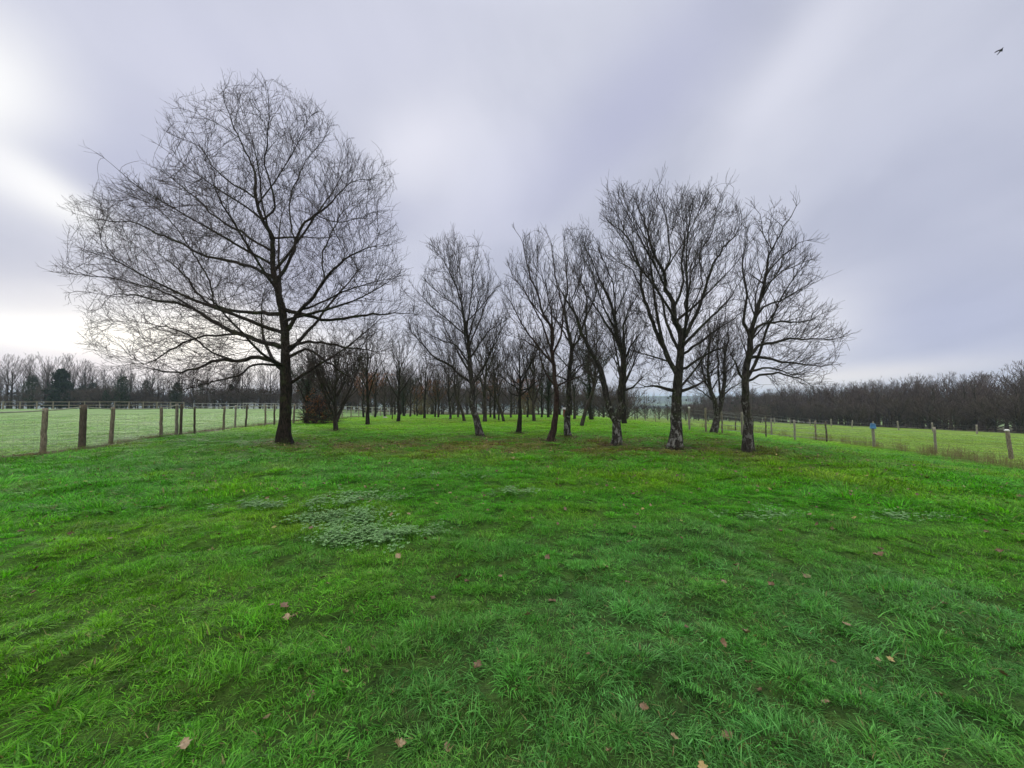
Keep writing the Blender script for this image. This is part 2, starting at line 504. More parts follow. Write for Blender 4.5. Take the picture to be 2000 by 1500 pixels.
        for P, rad in src:
            for i in range(1, len(P)):
                if P[i][2] < self.ez[0] * .8: continue
                N.append(P[i]); par.append(-1); seedr.append(rad[i])
                d = (P[i][0] - P[i - 1][0], P[i][1] - P[i - 1][1], P[i][2] - P[i - 1][2]); l_ = math.sqrt(sum(q * q for q in d)) + 1e-9
                dr.append((d[0] / l_, d[1] / l_, d[2] / l_))
        ns = len(N)
        for it in range(46):
            kd = kdtree.KDTree(len(N))
            for i, p in enumerate(N): kd.insert(p, i)
            kd.balance()
            pull = {}; left = []
            for a in A:
                co, i, d = kd.find(a)
                if d < kill: continue
                left.append(a)
                if d < reach:
                    q = pull.setdefault(i, [0, 0, 0]); q[0] += (a[0] - N[i][0]) / d; q[1] += (a[1] - N[i][1]) / d; q[2] += (a[2] - N[i][2]) / d
            A = left
            if not pull: break
            for i, q in pull.items():
                l_ = math.sqrt(q[0] ** 2 + q[1] ** 2 + q[2] ** 2) + 1e-9; p = N[i]; b = dr[i]
                ox, oy, oz = p[0], p[1], p[2] - self.zc; on_ = math.sqrt(ox * ox + oy * oy + oz * oz) + 1e-6
                e = (.8, .85)[par[i] >= 0]
                v = [q[k] / l_ + b[k] * e + (ox, oy, oz)[k] / on_ * .30 + self.r.gauss(0, .07) for k in range(3)]; v[2] += self.up * .6
                l_ = math.sqrt(v[0] ** 2 + v[1] ** 2 + v[2] ** 2) + 1e-9; v = (v[0] / l_, v[1] / l_, v[2] / l_)
                np_ = (p[0] + v[0] * step, p[1] + v[1] * step, p[2] + v[2] * step)
                co, j, d = kd.find(np_)
                if d < step * .45: continue
                N.append(np_); par.append(i); dr.append(v)
        ch = {}
        for i in range(ns, len(N)): ch.setdefault(par[i], []).append(i)
        acc = [0.0] * len(N)
        for i in range(len(N) - 1, ns - 1, -1):
            if acc[i] == 0: acc[i] = tip ** expo
            if par[i] >= ns: acc[par[i]] += acc[i]
        rad = [a ** (1 / expo) for a in acc]
        # chains
        out = []
        starts = [(par[i], i) for i in range(ns, len(N)) if par[i] < ns]
        while starts:
            p0, i = starts.pop()
            P = [N[p0], N[i]]; Rr = [rad[i], rad[i]]
            cap_ = seedr[p0] * .8 if p0 < ns else rad[p0]
            while i in ch:
                c = sorted(ch[i], key=lambda q: -rad[q])
                for q in c[1:]: starts.append((i, q))
                i = c[0]; P.append(N[i]); Rr.append(rad[i])
            Rr = [min(q, cap_) for q in Rr]
            out.append((P, Rr))
        return out
    def tip_fan(self, P, rad, n=3):
        """long shoots at a limb's end"""
        r = self.r
        a, b = P[-2], P[-1]; l_ = math.dist(a, b) + 1e-9; t = tuple((b[k] - a[k]) / l_ for k in range(3))
        for _ in range(n):
            dd = self.child_dir(t, R(r.uniform(5, 35)))
            Q = self.path(b, dd, r.uniform(.2, .55), 3, self.up * .6, self.wig)
            self.add(3, Q, max(rad[-1], self.tips[0] * 1.2), self.tips[1]); self.sprout(4, Q, self.br[3][-1][1], .1)
    # ---- meshing
    @staticmethod
    def tubes(brs, k, name, wob=0.0, seed=0):
        by = {}
        for P, rad in brs: by.setdefault(len(P), []).append((P, rad))
        Vs = []; Qs = []; off = 0; rr_ = np.random.default_rng(seed)
        for n, lst in by.items():
            P = np.array([q[0] for q in lst]); rd = np.array([q[1] for q in lst])     # (m,n,3),(m,n)
            T = np.empty_like(P); T[:, 1:-1] = P[:, 2:] - P[:, :-2]; T[:, 0] = P[:, 1] - P[:, 0]; T[:, -1] = P[:, -1] - P[:, -2]
            T /= np.linalg.norm(T, axis=2, keepdims=True) + 1e-9
            t0 = T.mean(axis=1); ref = np.where(np.abs(t0[:, 2:3]) < .8, np.array([[0, 0, 1.0]]), np.array([[1.0, 0, 0]]))[:, None, :]
            U = np.cross(T, np.broadcast_to(ref, T.shape)); U /= np.linalg.norm(U, axis=2, keepdims=True) + 1e-9
            Wv = np.cross(T, U)
            a = np.arange(k) * 2 * np.pi / k
            rk = rd[:, :, None] * np.ones(k)
            if wob: rk = rk * (1 + wob * rr_.standard_normal(rk.shape)) 
            V = P[:, :, None, :] + (U[:, :, None, :] * np.cos(a)[None, None, :, None] + Wv[:, :, None, :] * np.sin(a)[None, None, :, None]) * rk[..., None]
            m_ = len(lst)
            base = off + (np.arange(m_) * n * k)[:, None, None] + (np.arange(n - 1) * k)[None, :, None]
            j = np.arange(k)[None, None, :]; j2 = (j + 1) % k
            Q = np.stack([base + j, base + j2, base + k + j2, base + k + j], axis=-1).reshape(-1, 4)
            Vs.append(V.reshape(-1, 3)); Qs.append(Q); off += m_ * n * k
        return mesh_np(name, np.concatenate(Vs), np.concatenate(Qs), smooth=True)
def densify(P, step=.22, wig=.0, rnd=None):
    """Catmull-Rom through the given points"""
    P = [np.array(p, float) for p in P]
    P = [2 * P[0] - P[1]] + P + [2 * P[-1] - P[-2]]
    out = []
    for i in range(1, len(P) - 2):
        p0, p1, p2, p3 = P[i - 1:i + 3]
        n = max(1, int(np.linalg.norm(p2 - p1) / step))
        for k in range(n):
            t = k / n
            q = .5 * ((2 * p1) + (-p0 + p2) * t + (2 * p0 - 5 * p1 + 4 * p2 - p3) * t * t + (-p0 + 3 * p1 - 3 * p2 + p3) * t ** 3)
            out.append(q)
    out.append(P[-2])
    if wig and rnd:
        for k in range(1, len(out)): out[k] = out[k] + np.array([rnd.gauss(0, wig) for _ in range(3)])
    return [tuple(q) for q in out]

def trunk_mesh(stems, name, seed, flare=1.0):
    """bole and main stems: many-sided, lumpy, with a root flare; all limbs of the same mesh"""
    rr = np.random.default_rng(seed); mbs = MB()
    for (P, rad, isbole) in stems:
        k = 14 if isbole else 8
        P = np.array(P); rad = np.array(rad, float)
        T = np.gradient(P, axis=0); T /= np.linalg.norm(T, axis=1)[:, None] + 1e-9
        ref = np.array([1.0, 0, 0]) if isbole else (np.array([0, 0, 1.0]) if abs(T[0][2]) < .8 else np.array([1.0, 0, 0]))
        U = np.cross(T, ref); U /= np.linalg.norm(U, axis=1)[:, None] + 1e-9
        Wv = np.cross(T, U); a = np.arange(k) * 2 * np.pi / k
        ph = rr.random(5) * 6.28
        A = a[None, :]; Z = np.arange(len(P))[:, None] * .35
        lump = 1 + (.07 * np.sin(3 * A + ph[0] + Z * .6) + .05 * np.sin(5 * A + ph[1] - Z) + .05 * np.sin(2 * A + ph[2] + Z * 1.7)) + .035 * rr.standard_normal((len(P), k))
        rk = rad[:, None] * lump
        if isbole:
            hgt = (P[:, 2] - P[0, 2])[:, None]
            roots = np.clip(np.sin(A * 3 + ph[3]) * .5 + np.sin(A * 5 + ph[4]) * .5, -.2, 1)
            rk = rk * (1 + flare * (.35 + .8 * roots) * np.exp(-np.clip(hgt, 0, None) / (rad[0] * 1.0)))
        V = (P[:, None, :] + (U[:, None, :] * np.cos(a)[None, :, None] + Wv[:, None, :] * np.sin(a)[None, :, None]) * rk[:, :, None]).reshape(-1, 3)
        Fc = [(i * k + j, i * k + (j + 1) % k, (i + 1) * k + (j + 1) % k, (i + 1) * k + j) for i in range(len(P) - 1) for j in range(k)]
        Fc.append(tuple(range((len(P) - 1) * k, len(P) * k)))
        mbs.add(V, Fc)
    return mbs.mesh(name, True)

def hand_tree(base_px, cs, trunk, limbs, env, r_base, seed, label, bark, twig, name='bare_tree', dens=1.0, up=.10, depth=.8,
              auto=8, first=None, stems=(), limb_r=.42, group='trees of the grove', tips=(.0042, .0030), flare=1.0, rtop=.02, ang=(28, 60), taper=1.3, autoel=(38, 68), per_m3=17.0, kill=.25):
    """cs = (x0, y0, scale): the coordinates below are in an enlarged crop of the photograph"""
    B = at(*base_px); Z0 = B[1]
    rnd = random.Random(seed)
    def w3(cx, cy, dyy=0.0):
        d = ray(cs[0] + cx / cs[2], cs[1] + cy / cs[2]); d = d / d[1] * (Z0 + dyy)
        return (d[0] - B[0], dyy, EYE + d[2] - B[2])
    t = Tree(seed, tips=tips, dens=dens, up=up, depth=depth); t.persp = (B[0], B[2], Z0); t.ang = ang
    rows = []
    for (cy, a, b) in env:
        pa = w3(a, cy); pb = w3(b, cy); rows.append((pa[2], pa[0], pb[0]))
    zt_ = max(q[0] for q in rows); rows = [(q[0] - .32 * max(0, q[0] / zt_ - .6) / .4, q[1], q[2]) for q in rows]
    t.setenv(rows)
    top = min(q[0] for q in rows)
    tp = [w3(cx, cy, 0) for cx, cy in trunk]
    # the bole stands on the ground and sinks a little into it
    tp[0] = (tp[0][0], 0, 0.0); tp.insert(0, (tp[0][0], 0, -.18))
    H_ = max(p[2] for p in tp)
    drift = 0; tp2 = []
    for i, p in enumerate(tp):
        if p[2] > H_ * .35: drift += rnd.gauss(0, .10)
        tp2.append((p[0], drift, p[2]))
    tp2[-1] = tuple(tp2[-2][q] * .5 + tp2[-1][q] * .5 for q in range(3))
    P = densify(tp2, .2, .012, rnd)
    def rad_at(z): 
        k = max(0, min(1, z / H_)); return r_base * (1 - k) ** taper * (1 - .10 * min(1, z / .8)) + rtop * .3
    rad = [max(rad_at(p[2]), rtop * .4) for p in P]
    stems_out = [(P, rad, True)]
    src = [(P, rad)]
    parents = [(P, rad)]
    def nearest(p):
        best = None
        for PP, RR in parents:
            for q, rr in zip(PP, RR):
                dd = (q[0] - p[0]) ** 2 + (q[2] - p[2]) ** 2
                if best is None or dd < best[0]: best = (dd, q, rr)
        return best[1], best[2]
    for st_ in stems:      # heavy forks, nearly as thick as the bole
        pts = [w3(cx, cy, 0) for cx, cy in st_[0]]
        q, rq = nearest(pts[0]); sgn = rnd.choice((-1, 1)); n = len(pts)
        pts = [(p[0], q[1] + sgn * .12 * (i / n) * math.dist(pts[0], p), p[2]) for i, p in enumerate(pts)]
        pts[0] = q
        PP = densify(pts, .2, .012, rnd); r0 = rq * st_[1]
        RR = [r0 * (1 - i / len(PP)) ** .8 + rtop * .4 for i in range(len(PP))]
        stems_out.append((PP, RR, False)); parents.append((PP, RR)); src.append((PP, RR))
    for li, lb in enumerate(limbs):
        pts = [w3(cx, cy, 0) for cx, cy in lb]
        q, rq = nearest(pts[0])
        ln = sum(math.dist(a, b) for a, b in zip(pts, pts[1:]))
        slope = rnd.choice((-1, 1)) * rnd.uniform(.04, .32)
        acc = 0; out = [q]
        for a, b in zip(pts, pts[1:]):
            acc += math.dist(a, b)
            dyy = q[1] + slope * acc
            k = (Z0 + dyy) / Z0      # keep it on the line of sight it was read from
            out.append((b[0] * k + B[0] * (k - 1), dyy, (b[2] + B[2] - EYE) * k + EYE - B[2]))
        out[-1] = tuple(out[-2][q] * .45 + out[-1][q] * .55 for q in range(3))
        PP = densify(out, .22, .018, rnd)
        r0 = min(rq * .62, max(limb_r * rq, .018 + .011 * ln))
        RR = [max(r0 * (1 - i / len(PP)) ** .75, .006) for i in range(len(PP))]
        stems_out.append((PP, RR, False)); parents.append((PP, RR)); src.append((PP, RR))
    # limbs that run towards and away from the viewer
    zs = [p for p in P if p[2] > (first if first else top)]
    auto = int(auto * 1.2)
    for i in range(auto):
        if not zs: break
        p = zs[int(len(zs) * (.0 + .62 * (i + rnd.random() * .6) / auto))]
        azz = i * 2.4 + rnd.uniform(-.5, .5); elv = R(rnd.uniform(*autoel))
        d = (math.cos(azz) * math.cos(elv), math.sin(azz) * math.cos(elv), math.sin(elv))
        ln = t.dist(p, d, 6.5)
        if ln < .7: continue
        j = min(range(len(P)), key=lambda q: math.dist(P[q], p)); rq = rad[j]
        Q = t.path(p, d, ln * .95, max(5, int(ln / .3)), up * .2, .055)
        r0 = min(rq * .55, .014 + .0095 * ln)
        RR = [max(r0 * (1 - q / len(Q)) ** .9, .006) for q in range(len(Q))]
        stems_out.append((Q, RR, False)); src.append((Q, RR))
    for PP, RR in src: t.tip_fan(PP, RR, 3)
    grown = t.colonise(src, per_m3, tip=tips[0] * (1.25 if kill > .3 else 1.0), kill=kill, zmin=top * .9)
    t.dens *= 1.15 if kill > .3 else 1.35
    for PP, RR in grown:
        t.br[2].append((PP, RR)); t.sprout(3, PP, RR, .12)
    for i, (PP, RR) in enumerate(src):
        tot = sum(math.dist(a, b) for a, b in zip(PP, PP[1:]))
        t.sprout(3, PP, RR, max(.35, (first if first else top) / max(tot, .1)) if i == 0 else .3)
    root = empty(name, (B[0], B[1], B[2]), label, 'tree', group)
    link('trunk', trunk_mesh(stems_out, 'trunk', seed, flare), bark, root)
    link('crown', Tree.tubes(t.br[2] + t.br[3] + t.br[4], 3, 'crown'), twig, root)
    return root

def generic_tree(seed, h, spread, bole, r_base, name, label, bark, twig, dens=.8, up=.14, form='round', tips=(.006, .0045), lean=0.0,
                 nlimb=11, levels=4, fork=False, flare=.8, elev=(28, 60)):
    """a tree in its own space, standing at the origin"""
    rnd = random.Random(seed)
    t = Tree(seed, tips=tips, dens=dens, up=up, depth=1.0, levels=levels, wig=.15)
    prof = {'round': [(0, .25), (.12, .7), (.35, 1), (.6, .95), (.8, .68), (.93, .35), (1, .08)],
            'vase': [(0, .12), (.2, .5), (.5, .85), (.75, 1), (.9, .8), (1, .4)],
            'spire': [(0, .4), (.15, .8), (.35, 1), (.6, .7), (.85, .35), (1, .05)],
            'column': [(0, .5), (.1, .9), (.5, 1), (.85, .8), (1, .3)]}[form]
    z0 = bole * .85; off = [rnd.uniform(-.12, .12) * spread for _ in prof]
    t.setenv([(z0 + (h - z0) * k, -spread * q * rnd.uniform(.85, 1.1) + o, spread * q * rnd.uniform(.85, 1.1) + o) for (k, q), o in zip(prof, off)])
    P = [(0, 0, -.2), (0, 0, 0)]; x = y = 0.0; n = max(8, int(h / .35))
    for i in range(1, n + 1):
        z = h * .96 * i / n
        x += rnd.gauss(0, .03) + lean * h / n * (1 if z < bole * 1.3 else .25); y += rnd.gauss(0, .03); P.append((x, y, z))
    rad = [max(r_base * (1 - max(0, p[2]) / h) ** 1.25, tips[0]) for p in P]
    stems = [(P, rad, True)]; src = [(P, rad)]
    ga = rnd.random() * 6.28
    for i in range(nlimb):
        k = (i + rnd.random() * .5) / nlimb; z = bole + (h * .82 - bole) * k ** 1.15
        j = min(range(len(P)), key=lambda q: abs(P[q][2] - z)); p = P[j]; ga += 2.4 + rnd.uniform(-.4, .4)
        e = R(rnd.uniform(*elev)) + k * .25
        d = (math.cos(ga) * math.cos(e), math.sin(ga) * math.cos(e), math.sin(e))
        ln = t.dist(p, d, spread * 2.2) * .95
        if ln < .4: continue
        Q = t.path(p, d, ln, max(4, int(ln / .35)), up * .2, .07)
        r0 = min(rad[j] * (.8 if fork and i < 2 else .55), .016 + .014 * ln)
        RR = [max(r0 * (1 - q / len(Q)) ** .9, tips[0]) for q in range(len(Q))]
        stems.append((Q, RR, False)); src.append((Q, RR))
    for i, (PP, RR) in enumerate(src):
        t.sprout(2, PP, RR, max(.1, bole / h) if i == 0 else .15)
        if levels >= 3: t.tip_fan(PP, RR, 3)
    root = empty(name, (0, 0, 0), label, 'tree')
    link('trunk', trunk_mesh(stems, 'trunk', seed, flare), bark, root)
    cr = link('crown', Tree.tubes(t.br[2] + t.br[3] + t.br[4], 3, 'crown'), twig, root)
    root['_pts'] = 0
    return root, t, src
def leaf_cloud(name, pts, size, n, mat, parent, seed, jit=.25, label=None):
    """n small folded leaves scattered about the given points"""
    rr = np.random.default_rng(seed); pts = np.array(pts)
    c = pts[rr.integers(0, len(pts), n)] + rr.normal(0, jit, (n, 3))
    u = rr.normal(0, 1, (n, 3)); u /= np.linalg.norm(u, axis=1)[:, None]
    v = np.cross(u, rr.normal(0, 1, (n, 3))); v /= np.linalg.norm(v, axis=1)[:, None]; wv = np.cross(u, v)
    s = size * rr.uniform(.6, 1.3, (n, 1))
    V = np.stack([c - u * s, c + v * s * .45 + wv * s * .2, c + u * s, c - v * s * .45 + wv * s * .2], 1).reshape(-1, 3)
    i = np.arange(n)[:, None] * 4
    me = mesh_np(name, V, tris=np.concatenate([np.hstack([i, i + 1, i + 2]), np.hstack([i, i + 2, i + 3])]))
    o = link(name, me, mat, parent)
    if label: o['label'] = label
    return o

exec_parts = True
# ================================================================== THE LARGE STRUCTURE
# fence lines, used by the ground too
LF = [(-12.0, 6.5), (-13.05, 10.6), (-13.3, 12.7), (-14.7, 16.0), (-15.0, 19.0), (-15.4, 24.0), (-15.7, 28.0), (-17.0, 38.0), (-18.0, 46.0), (-19, 60)]
RFX = 18.2
def lf_x(y): return np.interp(y, [q[1] for q in LF], [q[0] for q in LF])
def rf_x(y): return np.interp(y, [0, 13.8, 17.8, 22, 28, 60, 100], [18.6, 18.0, 19.2, 18.6, 17.8, 17.0, 17.6])

LUSH = np.array([.066, .275, .012]); YEL = np.array([.155, .295, .010]); DEW = np.array([.080, .245, .055]); DEEP = np.array([.024, .135, .008])
LIME = np.array([.18, .38, .018]); LFIELD = np.array([.22, .36, .145]); RFIELD = np.array([.19, .31, .05]); BROWN = np.array([.15, .11, .035]); SOIL = np.array([.05, .032, .02])
def zone(x, y):
    """sward colour (rgb), height factor and bareness at ground points"""
    x = np.asarray(x, float); y = np.asarray(y, float)
    a = fbm(x, y, 2.6, 3, 2.1); b = fbm(x, y, .75, 3, 8.4); c = fbm(x, y * 1.6, 6.5, 2, 4.4); s = fbm(x, y * 1.8, .38, 2, 6.6)
    def mixc(C, D_, k): return C * (1 - k[..., None]) + D_ * k[..., None]
    C = np.broadcast_to(LUSH, x.shape + (3,)).copy()
    C = mixc(C, YEL, S((a + .1) / .7) * .7)
    C = mixc(C, DEEP, S((-fbm(x, y * 1.4, .36, 2, 5.2) - .05) / .45) * .6); C = mixc(C, DEEP, S((b - .05) / .5) * .45)  # first DEEP mix paints shade into the hollows between tufts
    C = mixc(C, np.array([.115, .13, .030]), S((fbm(x, y * 1.3, .55, 3, 12.7) - .30) / .35) * .55)
    g = lambda cx, cy, sx, sy: np.exp(-((x - cx) / sx) ** 2 - ((y - cy) / sy) ** 2)
    dew = np.clip(1.0 * g(1.5, 2.4, 2.2, 1.9) + .7 * g(.6, 1.6, 1.3, .9) + .75 * g(3.2, 2.4, 1.6, 1.2) + .5 * g(-1.7, 3.9, 1.2, .6) + .6 * g(2.2, 4.4, 2.6, .5) + .5 * g(-7, 8.5, 5, 2.2), 0, 1) * np.clip(.85 + b * .8 - a * .3, 0.1, 1.1)
    C = mixc(C, DEW, np.clip(dew, 0, .92))
    yl = np.clip(.8 * g(-3.0, 2.7, 2.2, 1.4) + .6 * g(4.5, 4.0, 2.2, .9) + .5 * g(-.3, 1.35, .5, .3), 0, 1)
    C = mixc(C, YEL * .95, yl * .45)
    lime = S((y - 14) / 8)
    C = mixc(C, LIME, lime * np.clip(.75 + .5 * c, 0, 1))
    lit = (1.15 * g(.8, 12.7, 8.8, 3.1) + .55 * g(-4.6, 12.5, 3.2, 1.2) + .5 * g(-3, 30, 10, 6) + .35 * g(8, 9.5, 3, 1.3)) * np.clip(.55 + 1.2 * b + 1.3 * s + .3 * a, 0, 1)
    C = mixc(C, BROWN, np.clip(lit * .95, 0, .82))
    hgt = 1.0 + .55 * b + .35 * a + .75 * fbm(x, y * 1.4, .36, 2, 5.2)
    hgt = hgt * (1 - .45 * S((y - 9) / 5))
    lx, rx = lf_x(y), rf_x(y)
    inl = S((lx - x) / .3); inr = S((x - rx) / .35)
    C = mixc(C, LFIELD * (1 + .22 * b[..., None]), inl * .95); C = mixc(C, RFIELD * (1 + .25 * b[..., None]), inr * .95)
    hgt = hgt * (1 - .35 * inl) 
    stripe = np.exp(-((x - lx + .05 + .12 * b) / .30) ** 2)
    C = mixc(C, np.array([.075, .045, .025]), np.clip(stripe * (1.15 + .7 * b), 0, .97) * (y < 80))
    stripe_r = np.exp(-((x - rx - .3 + .3 * b) / .55) ** 2)
    C = mixc(C, np.array([.16, .17, .055]), np.clip(stripe_r * (.35 + .9 * b), 0, .5) * (y < 90))
    # bare soil round the boles
    bare = np.zeros_like(x)
    for (tx, ty, tr) in BOLES:
        bare = np.maximum(bare, np.exp(-(((x - tx) ** 2 + (y - ty) ** 2) / (tr * 2.2 + .22) ** 2)))
    bare = np.clip(bare * (1 + .5 * s), 0, 1)
    C = mixc(C, SOIL * 1.3, bare * .9)
    bare = np.maximum(bare, np.clip(stripe * .7, 0, .8) * (y < 80))
    C = mixc(C, np.array([.055, .04, .028]), S((x - 75) / 2.5) * (y < 220)); C = mixc(C, np.array([.06, .045, .03]), S((y - 88) / 4) * (x < -15) + S((y - 66 - 4 * a) / 5) * (x >= -15) * (x < 13))
    far = S((y - 60) / 80)
    C = mixc(C, np.array([.09, .12, .05]), far * .5)
    return C, np.clip(hgt, .3, 1.9), bare
BOLES = [(*at(px, py)[:2], r_) for px, py, r_ in ((555, 866, .30), (937, 852, .16), (1013, 846, .13), (1076, 861, .14), (1107, 853, .15), (1205, 870, .17), (1322, 877, .24), (1461, 882, .17), (1398, 847, .2), (655, 840, .15), (718, 829, .15), (778, 823, .14))]

def ground():
    N = 620
    t = np.linspace(-1, 1, N)
    X = np.sinh(t * 6.6) / np.sinh(6.6) * 3200
    t2 = np.linspace(-.80, 1, N); Y = np.sinh(t2 * 6.9) / np.sinh(6.9) * 3600 + 3.0
    # start of fine spacing is around 2..5 m in front of the lens
    XX, YY = np.meshgrid(X, Y)
    ZZ = Hd(XX, YY)
    V = np.stack([XX, YY, ZZ], -1).reshape(-1, 3)
    i = (np.arange(N - 1)[:, None] * N + np.arange(N - 1)[None, :]).ravel()
    me = mesh_np('ground', V, np.stack([i, i + 1, i + N + 1, i + N], 1), smooth=True)
    C, h_, bare = zone(XX, YY)
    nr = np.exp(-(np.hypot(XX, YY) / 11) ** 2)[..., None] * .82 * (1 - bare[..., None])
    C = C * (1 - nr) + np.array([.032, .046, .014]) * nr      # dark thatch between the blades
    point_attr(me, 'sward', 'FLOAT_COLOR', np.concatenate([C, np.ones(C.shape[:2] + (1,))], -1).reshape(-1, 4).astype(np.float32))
    m, b, bs = new_mat('turf')
    at_ = b.node('ShaderNodeAttribute', attribute_name='sward')
    geo = b.node('ShaderNodeNewGeometry'); pos = geo.outputs['Position']
    x, y, z = b.sep(pos)
    st = b.comb(b.m('MULTIPLY', x, .55), y, z)
    na = b.noise(pos, 14, 4, .7); nb_ = b.noise(st, 1.7, 5, .7); nc = b.noise(st, .16, 5, .62)
    c = b.mix(b.ss(na, .3, .7), at_.outputs['Color'], (.5, .5, .5, 1), 'MULTIPLY')
    c = b.mix(b.ss(nb_, .38, .66, 0, .8), c, b.mix(1.0, c, (1.5, 1.35, 1.2, 1), 'MULTIPLY'))
    c = b.mix(b.ss(nc, .40, .64, 0, .6), c, b.mix(1.0, c, (.62, .72, .6, 1), 'MULTIPLY'))
    b.set(bs.inputs['Base Color'], c); bs.inputs['Roughness'].default_value = .9; bs.inputs['Specular IOR Level'].default_value = .15
    bp = b.node('ShaderNodeBump'); bp.inputs['Strength'].default_value = 1.0; bp.inputs['Distance'].default_value = .06
    b.l.new(na, bp.inputs['Height'])
    bp2 = b.node('ShaderNodeBump'); bp2.inputs['Strength'].default_value = 1.0; bp2.inputs['Distance'].default_value = .25
    b.l.new(nb_, bp2.inputs['Height']); b.l.new(bp.outputs[0], bp2.inputs['Normal']); b.l.new(bp2.outputs[0], bs.inputs['Normal'])
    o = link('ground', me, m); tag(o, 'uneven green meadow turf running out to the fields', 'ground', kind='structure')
ground()

def hills():
    """a wooded ridge across the valley and a lower one before it"""
    m, b, bs = new_mat('far_woodland')
    geo = b.node('ShaderNodeNewGeometry'); pos = geo.outputs['Position']
    n = b.noise(pos, .03, 6, .7); n2 = b.noise(pos, .006, 3, .5)
    c = b.mix(b.ss(n, .3, .7), (.015, .02, .018, 1), (.045, .045, .035, 1))
    c = b.mix(b.ss(n2, .52, .6), c, (.07, .11, .04, 1))
    b.set(bs.inputs['Base Color'], c); bs.inputs['Roughness'].default_value = 1
    nx, ny = 300, 40
    x = np.linspace(-2600, 2600, nx); y = np.linspace(0, 1, ny)
    XX, TT = np.meshgrid(x, y)
    YY = 1100 + TT * 900 + .00006 * XX ** 2
    crest = 17 + 9 * fbm(XX, XX * 0, 620, 3, 3.0) + 8 * S((400 - XX) / 900)
    ZZ = -18 + (crest + 18) * np.sin(np.clip(TT * 1.15, 0, 1) * np.pi / 2) ** 1.2 + 3.5 * fbm(XX, YY, 26, 3, 1.0) * S(TT * 4)
    V = np.stack([XX, YY, ZZ], -1).reshape(-1, 3)
    i = (np.arange(ny - 1)[:, None] * nx + np.arange(nx - 1)[None, :]).ravel()
    me = mesh_np('hills', V, np.stack([i, i + 1, i + nx + 1, i + nx], 1), smooth=True)
    o = link('hills', me, m); tag(o, 'low wooded ridge fading to blue across the valley', 'hills', kind='structure')
hills()
print('ground', time.time() - T0)

# ------------------------------------------------------------------ the near trees, limb by limb
CA = (60, 120, 1.973); CB = (780, 400, 3.124); CC = (1120, 320, 2.586)
GRP = 'trees of the grove'
hand_tree((555, 866), CA,
 [(975,1472),(980,1400),(983,1300),(982,1200),(980,1100),(975,1000),(962,910),(945,840),(930,760),(935,680),(905,620),(880,540),(875,450),(850,390),(815,310),(770,180),(760,60)],
 [[(960,1105),(890,1080),(790,1045),(700,1000),(640,960),(560,930),(480,920),(400,900),(320,900),(250,920)],
  [(945,990),(870,970),(780,960),(690,935),(640,890),(590,820),(520,760),(440,700)],
  [(930,850),(850,790),(750,765),(660,745),(580,700),(500,670),(400,620),(320,620),(220,600),(130,575)],
  [(930,740),(860,690),(800,650),(740,620),(650,540),(580,480),(500,420),(440,400)],
  [(955,1165),(880,1140),(800,1155),(720,1150),(650,1180),(560,1200),(450,1180),(380,1165)],
  [(955,1155),(860,1170),(800,1210),(700,1235),(600,1260),(530,1265)],
  [(790,1045),(650,1060),(560,1100),(480,1150),(400,1165),(300,1190)],
  [(600,945),(520,890),(450,870),(350,840),(260,830),(150,820),(40,800)],
  [(990,1110),(1050,1085),(1120,1080),(1200,1100),(1300,1110),(1380,1140)],
  [(990,1040),(1040,960),(1090,910),(1120,860),(1170,800),(1230,750),(1300,720),(1400,700)],
  [(980,960),(1060,980),(1150,995),(1240,985),(1320,975),(1420,970),(1530,975)],
  [(950,850),(990,780),(1020,700),(1040,640),(1100,590),(1160,540),(1230,470),(1350,440)],
  [(1125,845),(1120,760),(1150,680),(1190,600),(1250,520),(1300,470)],
  [(1020,700),(1000,600),(1000,520),(1030,450),(1060,380),(1130,300),(1160,210)],
  [(905,620),(940,560),(930,480),(900,400),(910,320),(920,180),(915,60)],
  [(880,540),(830,500),(760,460),(700,400),(650,330),(580,300),(500,260)],
  [(815,310),(740,250),(640,200),(530,160)],
  [(690,935),(690,850),(640,760),(560,640),(480,560),(380,520),(270,540)],
  [(1040,960),(1120,930),(1220,880),(1320,850),(1420,830)],
  [(1090,590),(1180,620),(1280,600),(1380,560)],
  [(780,1155),(700,1120),(600,1050),(500,1020),(380,1000),(280,1010)],
  [(1000,1150),(1060,1110),(1120,1140),(1200,1200),(1260,1230)]],
 [(30,750,930),(70,660,1000),(130,520,1110),(200,520,1170),(270,500,1280),(330,520,1340),(400,400,1420),(470,220,1430),(520,150,1440),(570,90,1410),(620,150,1430),(700,110,1460),(760,100,1460),(800,30,1480),(850,100,1480),(900,120,1500),(960,170,1530),(1020,200,1500),(1080,160,1460),(1130,200,1430),(1180,330,1400),(1240,480,1270),(1285,520,1150)],
 .235, 11, 'largest and tallest tree, a spreading bare oak standing alone beside the left fence', BARK_OAK, TWIG_OAK, name='oak_tree', dens=1.0, up=.07, depth=.75, auto=12, ang=(30, 62), taper=1.5, autoel=(15, 55), per_m3=5.0, kill=.36, tips=(.0042,.0030), flare=.75)
